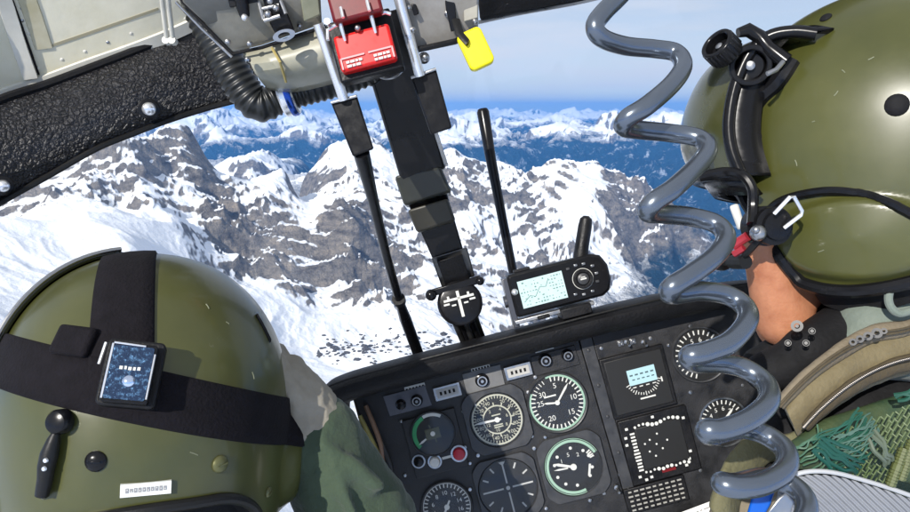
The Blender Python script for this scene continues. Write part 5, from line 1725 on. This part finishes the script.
# flight suit trunk
bm = BM()
capsule(bm, P(890, 570, .78), P(1040, 480, .92), .09, .10, 24); capsule(bm, P(950, 620, .82), P(960, 1000, .84), .15, .17, 24); capsule(bm, P(885, 365, .745), P(955, 480, .80), .085, .12, 24)
capsule(bm, P(870, 600, .74), P(760, 800, .68), .07, .057, 20); capsule(bm, P(760, 800, .68), P(645, 797, .84), .055, .04, 20)
capsule(bm, P(1045, 440, .90), P(1120, 700, .9), .075, .057, 20); capsule(bm, P(1120, 700, .9), P(1005, 758, 1.03), .055, .04, 20)
o = obj('flight_suit', bm, suit_m, right_p, angle=0); remesh(o, .006, 4, .008, .05)
# grey-green hood / collar roll
gg_m = mat('grey_green_cloth', (.11, .14, .11), .7, color2=(.16, .19, .16), var_scale=14, bump=.5, bump_scale=180, sheen=.2)
bm = BM()
capsule(bm, P(872, 326, .60), P(930, 292, .62), .032, .05, 20); capsule(bm, P(862, 345, .60), P(950, 330, .62), .03, .05, 20)
o = obj('rolled_hood', bm, gg_m, right_p, angle=0); remesh(o, .004, 5, .006, .04)
bm = BM(); tube(bm, spline([P(925, 268, .565), P(905, 274, .56), P(891, 288, .555), P(889, 303, .555), P(898, 313, .555), P(912, 310, .555)], 6), .0032, 10); obj('hood_piping', bm, gg_m, right_p)
# tan survival vest: padded bands sweeping down from the shoulder
tan = mat('tan_canvas', (.12, .095, .045), .75, color2=(.18, .145, .075), var_scale=18, bump=.6, bump_scale=240, sheen=.15)
tan2 = mat('faded_canvas', (.15, .12, .08), .75, color2=(.21, .175, .12), var_scale=22, bump=.6, bump_scale=240)
brown = mat('dark_canvas', (.05, .038, .02), .8, color2=(.085, .065, .035), var_scale=22, bump=.6, bump_scale=240)


def padded(name, top, bot, d0, puff, m, n=9, back=.05, disp=.004, parent=None, label=None, per=6):
    """cushion between two photo curves, bulging to the viewer"""
    a = spline([P(*p[:2], p[2] if len(p) > 2 else d0) for p in top], per); b = spline([P(*p[:2], p[2] if len(p) > 2 else d0) for p in bot], per)
    m_ = min(len(a), len(b)); bm = BM(); rows = []
    for i in range(m_):
        e = math.sin(PI * min(1, max(0.02, i / (m_ - 1)))) ** .25 if False else 1
        r_ = []
        for j in range(n + 1):
            t = j / n; c = a[i].lerp(b[i], t); c = c - c.normalized() * (puff * math.sin(PI * t) ** .6 * e); r_.append(c)
        for j in range(n - 1, 0, -1):
            t = j / n; c = a[i].lerp(b[i], t); c = c + c.normalized() * back * math.sin(PI * t) ** .5; r_.append(c)
        rows.append([bm.verts.new(p) for p in r_])
    q = len(rows[0])
    for i in range(m_ - 1):
        for j in range(q):
            bm.faces.new((rows[i][j], rows[i][(j + 1) % q], rows[i + 1][(j + 1) % q], rows[i + 1][j]))
    bm.faces.new(rows[0][::-1]); bm.faces.new(rows[-1])
    o = obj(name, bm, m, parent or right_p, angle=0, label=label)
    s = o.modifiers.new('sub', 'SUBSURF'); s.levels = s.render_levels = 1
    if disp:
        t_ = bpy.data.textures.new('folds', 'CLOUDS'); t_.noise_scale = .03; t_.noise_depth = 2
        dm = o.modifiers.new('folds', 'DISPLACE'); dm.texture = t_; dm.strength = disp; dm.mid_level = .5; dm.texture_coords = 'LOCAL'
    return o


vest = padded('vest_band', [(960, 300, .60), (912, 322, .585), (868, 330, .58), (830, 352, .57), (800, 378, .56), (780, 402, .56)], [(960, 372, .60), (912, 375, .58), (872, 388, .57), (838, 408, .56), (812, 428, .56), (798, 440, .56)], .58, .018, tan, label='broad tan padded band')
padded('vest_edge', [(960, 292, .585), (912, 317, .572), (872, 324, .566), (835, 344, .556), (802, 370, .548), (776, 398, .548)], [(960, 312, .585), (912, 335, .570), (876, 343, .564), (840, 362, .554), (808, 386, .546), (783, 412, .546)], .56, .007, tan2, back=.01, disp=.002)
bm = BM(); 
for o_ in (0, 3.2):
    tube(bm, spline([P(960, 303 + o_, .575), P(912, 326 + o_, .560), P(874, 334 + o_, .555), P(837, 353 + o_, .545), P(805, 378 + o_, .538), P(780, 404 + o_, .538)], 8), .0010, 6)
obj('stitching', bm, brown, right_p)
padded('vest_fold', [(960, 345, .575), (912, 352, .565), (880, 362, .56), (850, 378, .55), (820, 402, .545), (800, 424, .545)], [(960, 372, .57), (912, 372, .563), (884, 380, .557), (856, 394, .548), (828, 414, .543), (808, 432, .543)], .56, .006, brown, back=.02, disp=.003)
# zip with its puller
bm = BM()
zp = spline([P(960, 352, .560), P(912, 358, .550), P(880, 368, .546), P(850, 385, .537), P(822, 408, .532), P(803, 428, .532)], 10)
for i, p in enumerate(zp):
    if i + 1 < len(zp):
        for t_ in (0, .5):
            q = p.lerp(zp[i + 1], t_); ball(bm, q, .0013, 6)
obj('zip_teeth', bm, mat('dark_zip', (.12, .11, .1), .35, .7), right_p)
bm = BM()
for x, y, r in [(853, 342, .0028), (860, 339, .003), (868, 336, .0034), (877, 333, .004), (884, 331, .0024), (835, 356, .0022)]:
    M_ = align(P(x, y, .549), -P(x, y, 1)); ring(bm, r * .45, r, -.002, .002, 16, M_)
tube(bm, [P(848, 347, .549), P(862, 340, .548), P(880, 334, .549)], .001, 8)
obj('zip_puller', bm, bezel_grey, right_p)
# dark gap and lower olive flap on the left
padded('vest_side', [(800, 425, .565), (782, 432, .575), (760, 430, .57), (742, 437, .56), (726, 456, .55), (716, 480, .54), (708, 505, .54)], [(806, 470, .575), (790, 466, .585), (772, 462, .585), (756, 478, .57), (744, 500, .56), (740, 520, .55), (738, 560, .55)], .56, .010, mat('olive_canvas', (.10, .09, .04), .75, color2=(.15, .14, .07), var_scale=18, bump=.6, bump_scale=240), label='olive canvas lower edge')
padded('vest_underside', [(710, 500, .56), (740, 492, .56), (770, 486, .56), (800, 480, .57)], [(705, 560, .56), (740, 560, .56), (770, 560, .56), (800, 560, .57)], .56, .008, tan2)
bm = BM(); capsule(bm, P(752, 486, .60), P(800, 462, .62), .02, .024, 14); capsule(bm, P(790, 440, .62), P(810, 480, .62), .03, .03, 14); capsule(bm, P(790, 420, .63), P(860, 420, .64), .03, .04, 14); capsule(bm, P(850, 420, .635), P(950, 385, .65), .045, .05, 14); obj('vest_lining', bm, matte_black, right_p, angle=0)
# green mesh pouch
pouch = thing('mesh_pouch', 'green net pouch with bundled teal cord below the tan vest band', 'pouch', Matrix.Translation(P(870, 440, .57)))
po = padded('pouch_body', [(975, 380, .60), (925, 384, .585), (885, 396, .575), (850, 408, .565), (815, 422, .56), (788, 440, .56)], [(975, 505, .59), (925, 492, .575), (885, 482, .565), (850, 476, .56), (815, 472, .555), (795, 470, .555)], .57, .014, mat('dark_green_cloth', (.015, .045, .022), .7, color2=(.06, .08, .025), var_scale=25, bump=.6, bump_scale=150), parent=pouch)
net = mat('teal_net_cord', (.006, .045, .028), .5, color2=(.015, .09, .06), var_scale=30)
rnd = random.Random(21)


def coil_bundle(a, b, n, spread, r, m, name, wob=.004):
    a, b = Vector(a), Vector(b); d = (b - a).normalized(); s = d.cross(FWD).normalized()
    bm = BM()
    for i in range(n):
        o_ = s * spread * (i / (n - 1) - .5)
        pts = [a.lerp(b, t) + o_ * (1 + .3 * math.sin(3 * t + i)) - FWD * (.006 * math.sin(PI * t)) + s * wob * (rnd.random() - .5) for t in np.linspace(0, 1, 7)]
        tube(bm, spline(pts, 3), r, 6)
    return obj(name, bm, m, pouch)


coil_bundle(P(822, 455, .530), P(868, 420, .530), 16, .026, .0007, net, 'cord_bundle')
coil_bundle(P(836, 446, .526), P(876, 424, .526), 11, .018, .0006, mat('pale_teal_cord', (.06, .12, .09), .4), 'cord_bundle')
coil_bundle(P(818, 442, .528), P(858, 470, .528), 6, .016, .0015, mat('teal_strap', (.006, .06, .045), .4), 'teal_strap')
coil_bundle(P(800, 462, .533), P(828, 436, .533), 10, .026, .0007, mat('dim_green_cord', (.05, .12, .07), .5), 'cord_bundle')
coil_bundle(P(868, 434, .524), P(889, 462, .524), 3, .006, .0017, mat('pale_clip', (.09, .115, .08), .35), 'clip_strip')
coil_bundle(P(896, 398, .54), P(925, 380, .54), 3, .006, .0015, net, 'cord_bundle')
# net cells
bm = BM()
for gi in range(13):
    for gj in range(9):
        x0 = 838 + gi * 7 + gj * 1.5; y0 = 432 + gj * 7 - gi * 2.6
        if x0 < 835 or y0 > 486 or y0 < 398 + max(0, (880 - x0) * .3):
            continue
        x0 += rnd.uniform(-1.6, 1.6); y0 += rnd.uniform(-1.6, 1.6)
        tube(bm, [P(x0, y0, .533), P(x0 + 4, y0 + 3, .531), P(x0 + 7, y0 - 2, .533)], .0007, 5); tube(bm, [P(x0 + 4, y0 + 3, .531), P(x0 + 1.5, y0 + 7, .533)], .0007, 5)
obj('net', bm, mat('olive_net', (.06, .1, .03), .5, color2=(.14, .18, .09), var_scale=40), pouch)
for i, (x, y) in enumerate([(896, 470), (900, 480), (905, 462), (890, 486)]):
    bm = BM(); tube(bm, [P(x, y, .524), P(x + 8, y - 22, .524)], .0028, 8)
    for t_ in np.linspace(.1, .9, 7):
        lathe(bm, [(.0038, -.0009), (.0038, .0009)], 10, align(P(x + 8 * t_, y - 22 * t_, .524), P(x + 8, y - 22, .524) - P(x, y, .524)))
    obj('ribbed_tube', bm, mat('yellow_green_rib', (.09, .105, .035), .4) if i == 0 else bpy.data.materials['yellow_green_rib'], pouch)
# grey harness strap across the bottom
strap_m = mat('grey_webbing', (.2, .21, .23), .6, color2=(.27, .28, .3), var_scale=12)
nt_ = strap_m.node_tree; tc_ = nt_.nodes.new('ShaderNodeTexCoord'); wv = nt_.nodes.new('ShaderNodeTexWave'); wv.inputs['Scale'].default_value = 95; wv.bands_direction = 'DIAGONAL'; wv.inputs['Distortion'].default_value = .5
nt_.links.new(tc_.outputs['Object'], wv.inputs['Vector']); bp_ = nt_.nodes.new('ShaderNodeBump'); bp_.inputs['Distance'].default_value = .0015; nt_.links.new(wv.outputs['Fac'], bp_.inputs['Height']); nt_.links.new(bp_.outputs[0], nt_.nodes['Principled BSDF'].inputs['Normal'])
harness = thing('harness_strap', 'wide pale grey webbing harness strap crossing below the green mesh pouch', 'strap', Matrix.Translation(P(850, 500, .53)))
padded('webbing', [(778, 486, .525), (800, 474, .52), (830, 473, .52), (870, 483, .525), (912, 497, .53), (970, 520, .54)], [(772, 530, .525), (790, 530, .52), (825, 530, .52), (865, 535, .525), (905, 545, .53), (960, 560, .54)], .53, .003, strap_m, back=.003, disp=0, parent=harness)
bm = BM(); tube(bm, spline([P(778, 485, .524), P(800, 473, .519), P(830, 472, .519), P(870, 482, .524), P(912, 496, .529), P(970, 519, .539)], 6), .0017, 8); obj('strap_edge', bm, mat('pale_edge', (.4, .41, .42), .6), harness)
bm = BM(); slab(bm, [P(752, 496, .535), P(776, 488, .53), P(770, 505, .53), P(756, 530, .535), P(742, 530, .54)], .01); obj('blue_tab', bm, mat('blue_plastic', (.0, .08, .42), .35), harness, bev=.002)
bm = BM(); slab(bm, [P(786, 492, .515), P(778, 498, .515), P(766, 514, .515), P(790, 516, .515), P(794, 502, .515)], .006); obj('metal_buckle', bm, steel, harness, bev=.0015)

# small scratches in the helmet paint
pale_s = mat('bare_scratch', (.17, .18, .11), .5)
for bv, par, lst in ((bL, hl, [((206, 304), (209, 309)), ((226, 322), (229, 324)), ((62, 352), (66, 351)), ((190, 452), (198, 455)), ((252, 372), (254, 379))]),
                     (bR, hr, [((834, 96), (838, 91)), ((812, 122), (815, 121)), ((842, 70), (845, 73)), ((818, 252), (824, 250)), ((868, 60), (874, 57)), ((795, 160), (797, 166))])):
    for a_, b_q in lst:
        bm = BM(); surf_tube(bm, bv, [a_, ((a_[0] + b_q[0]) / 2 + .4, (a_[1] + b_q[1]) / 2), b_q], .00045, .0001, 4); obj('scratch', bm, pale_s, par, I4)
# ------------------------------------------------------------------ light, sky, camera
SUN_EL, SUN_AZ = 29.0, 208.0         # azimuth clockwise from +Y (view direction): behind and left
sv = Vector((math.sin(R(SUN_AZ)) * math.cos(R(SUN_EL)), math.cos(R(SUN_AZ)) * math.cos(R(SUN_EL)), math.sin(R(SUN_EL))))
sd = bpy.data.lights.new('sun', 'SUN'); sd.energy = 4.6; sd.angle = R(0.53); sd.color = (1.0, 0.955, 0.89)
so = bpy.data.objects.new('sun', sd); col.objects.link(so)
so.rotation_euler = (-sv).to_track_quat('-Z', 'Y').to_euler()
w = bpy.data.worlds.new('World'); scene.world = w; w.use_nodes = True
nt = w.node_tree; bg = nt.nodes['Background']
sky = nt.nodes.new('ShaderNodeTexSky'); sky.sky_type = 'NISHITA'; sky.sun_disc = False
sky.sun_elevation = R(SUN_EL); sky.sun_rotation = R(SUN_AZ)
sky.altitude = 2600; sky.air_density = 1.0; sky.dust_density = 2.2; sky.ozone_density = 1.2
tc = nt.nodes.new('ShaderNodeTexCoord')
mp = nt.nodes.new('ShaderNodeMapping'); mp.inputs['Scale'].default_value = (1.6, 1.6, 13.0); mp.inputs['Rotation'].default_value = (0.0, 0.06, 0.3)
nz = nt.nodes.new('ShaderNodeTexNoise'); nz.inputs['Scale'].default_value = 2.2; nz.inputs['Detail'].default_value = 7; nz.inputs['Roughness'].default_value = 0.55
nt.links.new(tc.outputs['Generated'], mp.inputs[0]); nt.links.new(mp.outputs[0], nz.inputs['Vector'])
cr = nt.nodes.new('ShaderNodeValToRGB'); cr.color_ramp.elements[0].position = 0.40; cr.color_ramp.elements[1].position = 0.64
cr.color_ramp.elements[0].color = (0.55, 0.55, 0.55, 1)
cr.color_ramp.elements[1].color = (0.95, 0.95, 0.95, 1)
nt.links.new(nz.outputs['Fac'], cr.inputs[0])
mx = nt.nodes.new('ShaderNodeMix'); mx.data_type = 'RGBA'
nt.links.new(cr.outputs[0], mx.inputs['Factor']); nt.links.new(sky.outputs[0], mx.inputs['A'])
mx.inputs['B'].default_value = (7.6, 8.0, 8.8, 1)
nt.links.new(mx.outputs['Result'], bg.inputs['Color']); bg.inputs['Strength'].default_value = 0.08

cd = bpy.data.cameras.new('camera'); cam = bpy.data.objects.new('camera', cd); col.objects.link(cam)
cd.sensor_width = 36; cd.lens = 36 * F / 910; cd.clip_start = 0.02; cd.clip_end = 300000
cm = Matrix.Identity(4); cm.col[0][:3] = RIGHT; cm.col[1][:3] = UP; cm.col[2][:3] = -FWD
cam.matrix_world = cm
scene.camera = cam
scene.view_settings.view_transform = 'Standard'; scene.view_settings.look = 'None'
scene.view_settings.exposure = 0.3; scene.view_settings.gamma = 1; scene.view_settings.use_curve_mapping = False
scene.cycles.use_denoising = True
scene.cycles.max_bounces = 8; scene.cycles.diffuse_bounces = 3; scene.cycles.glossy_bounces = 3; scene.cycles.volume_bounces = 1
scene.cycles.transparent_max_bounces = 12; scene.cycles.transmission_bounces = 4
scene.cycles.sample_clamp_indirect = 6
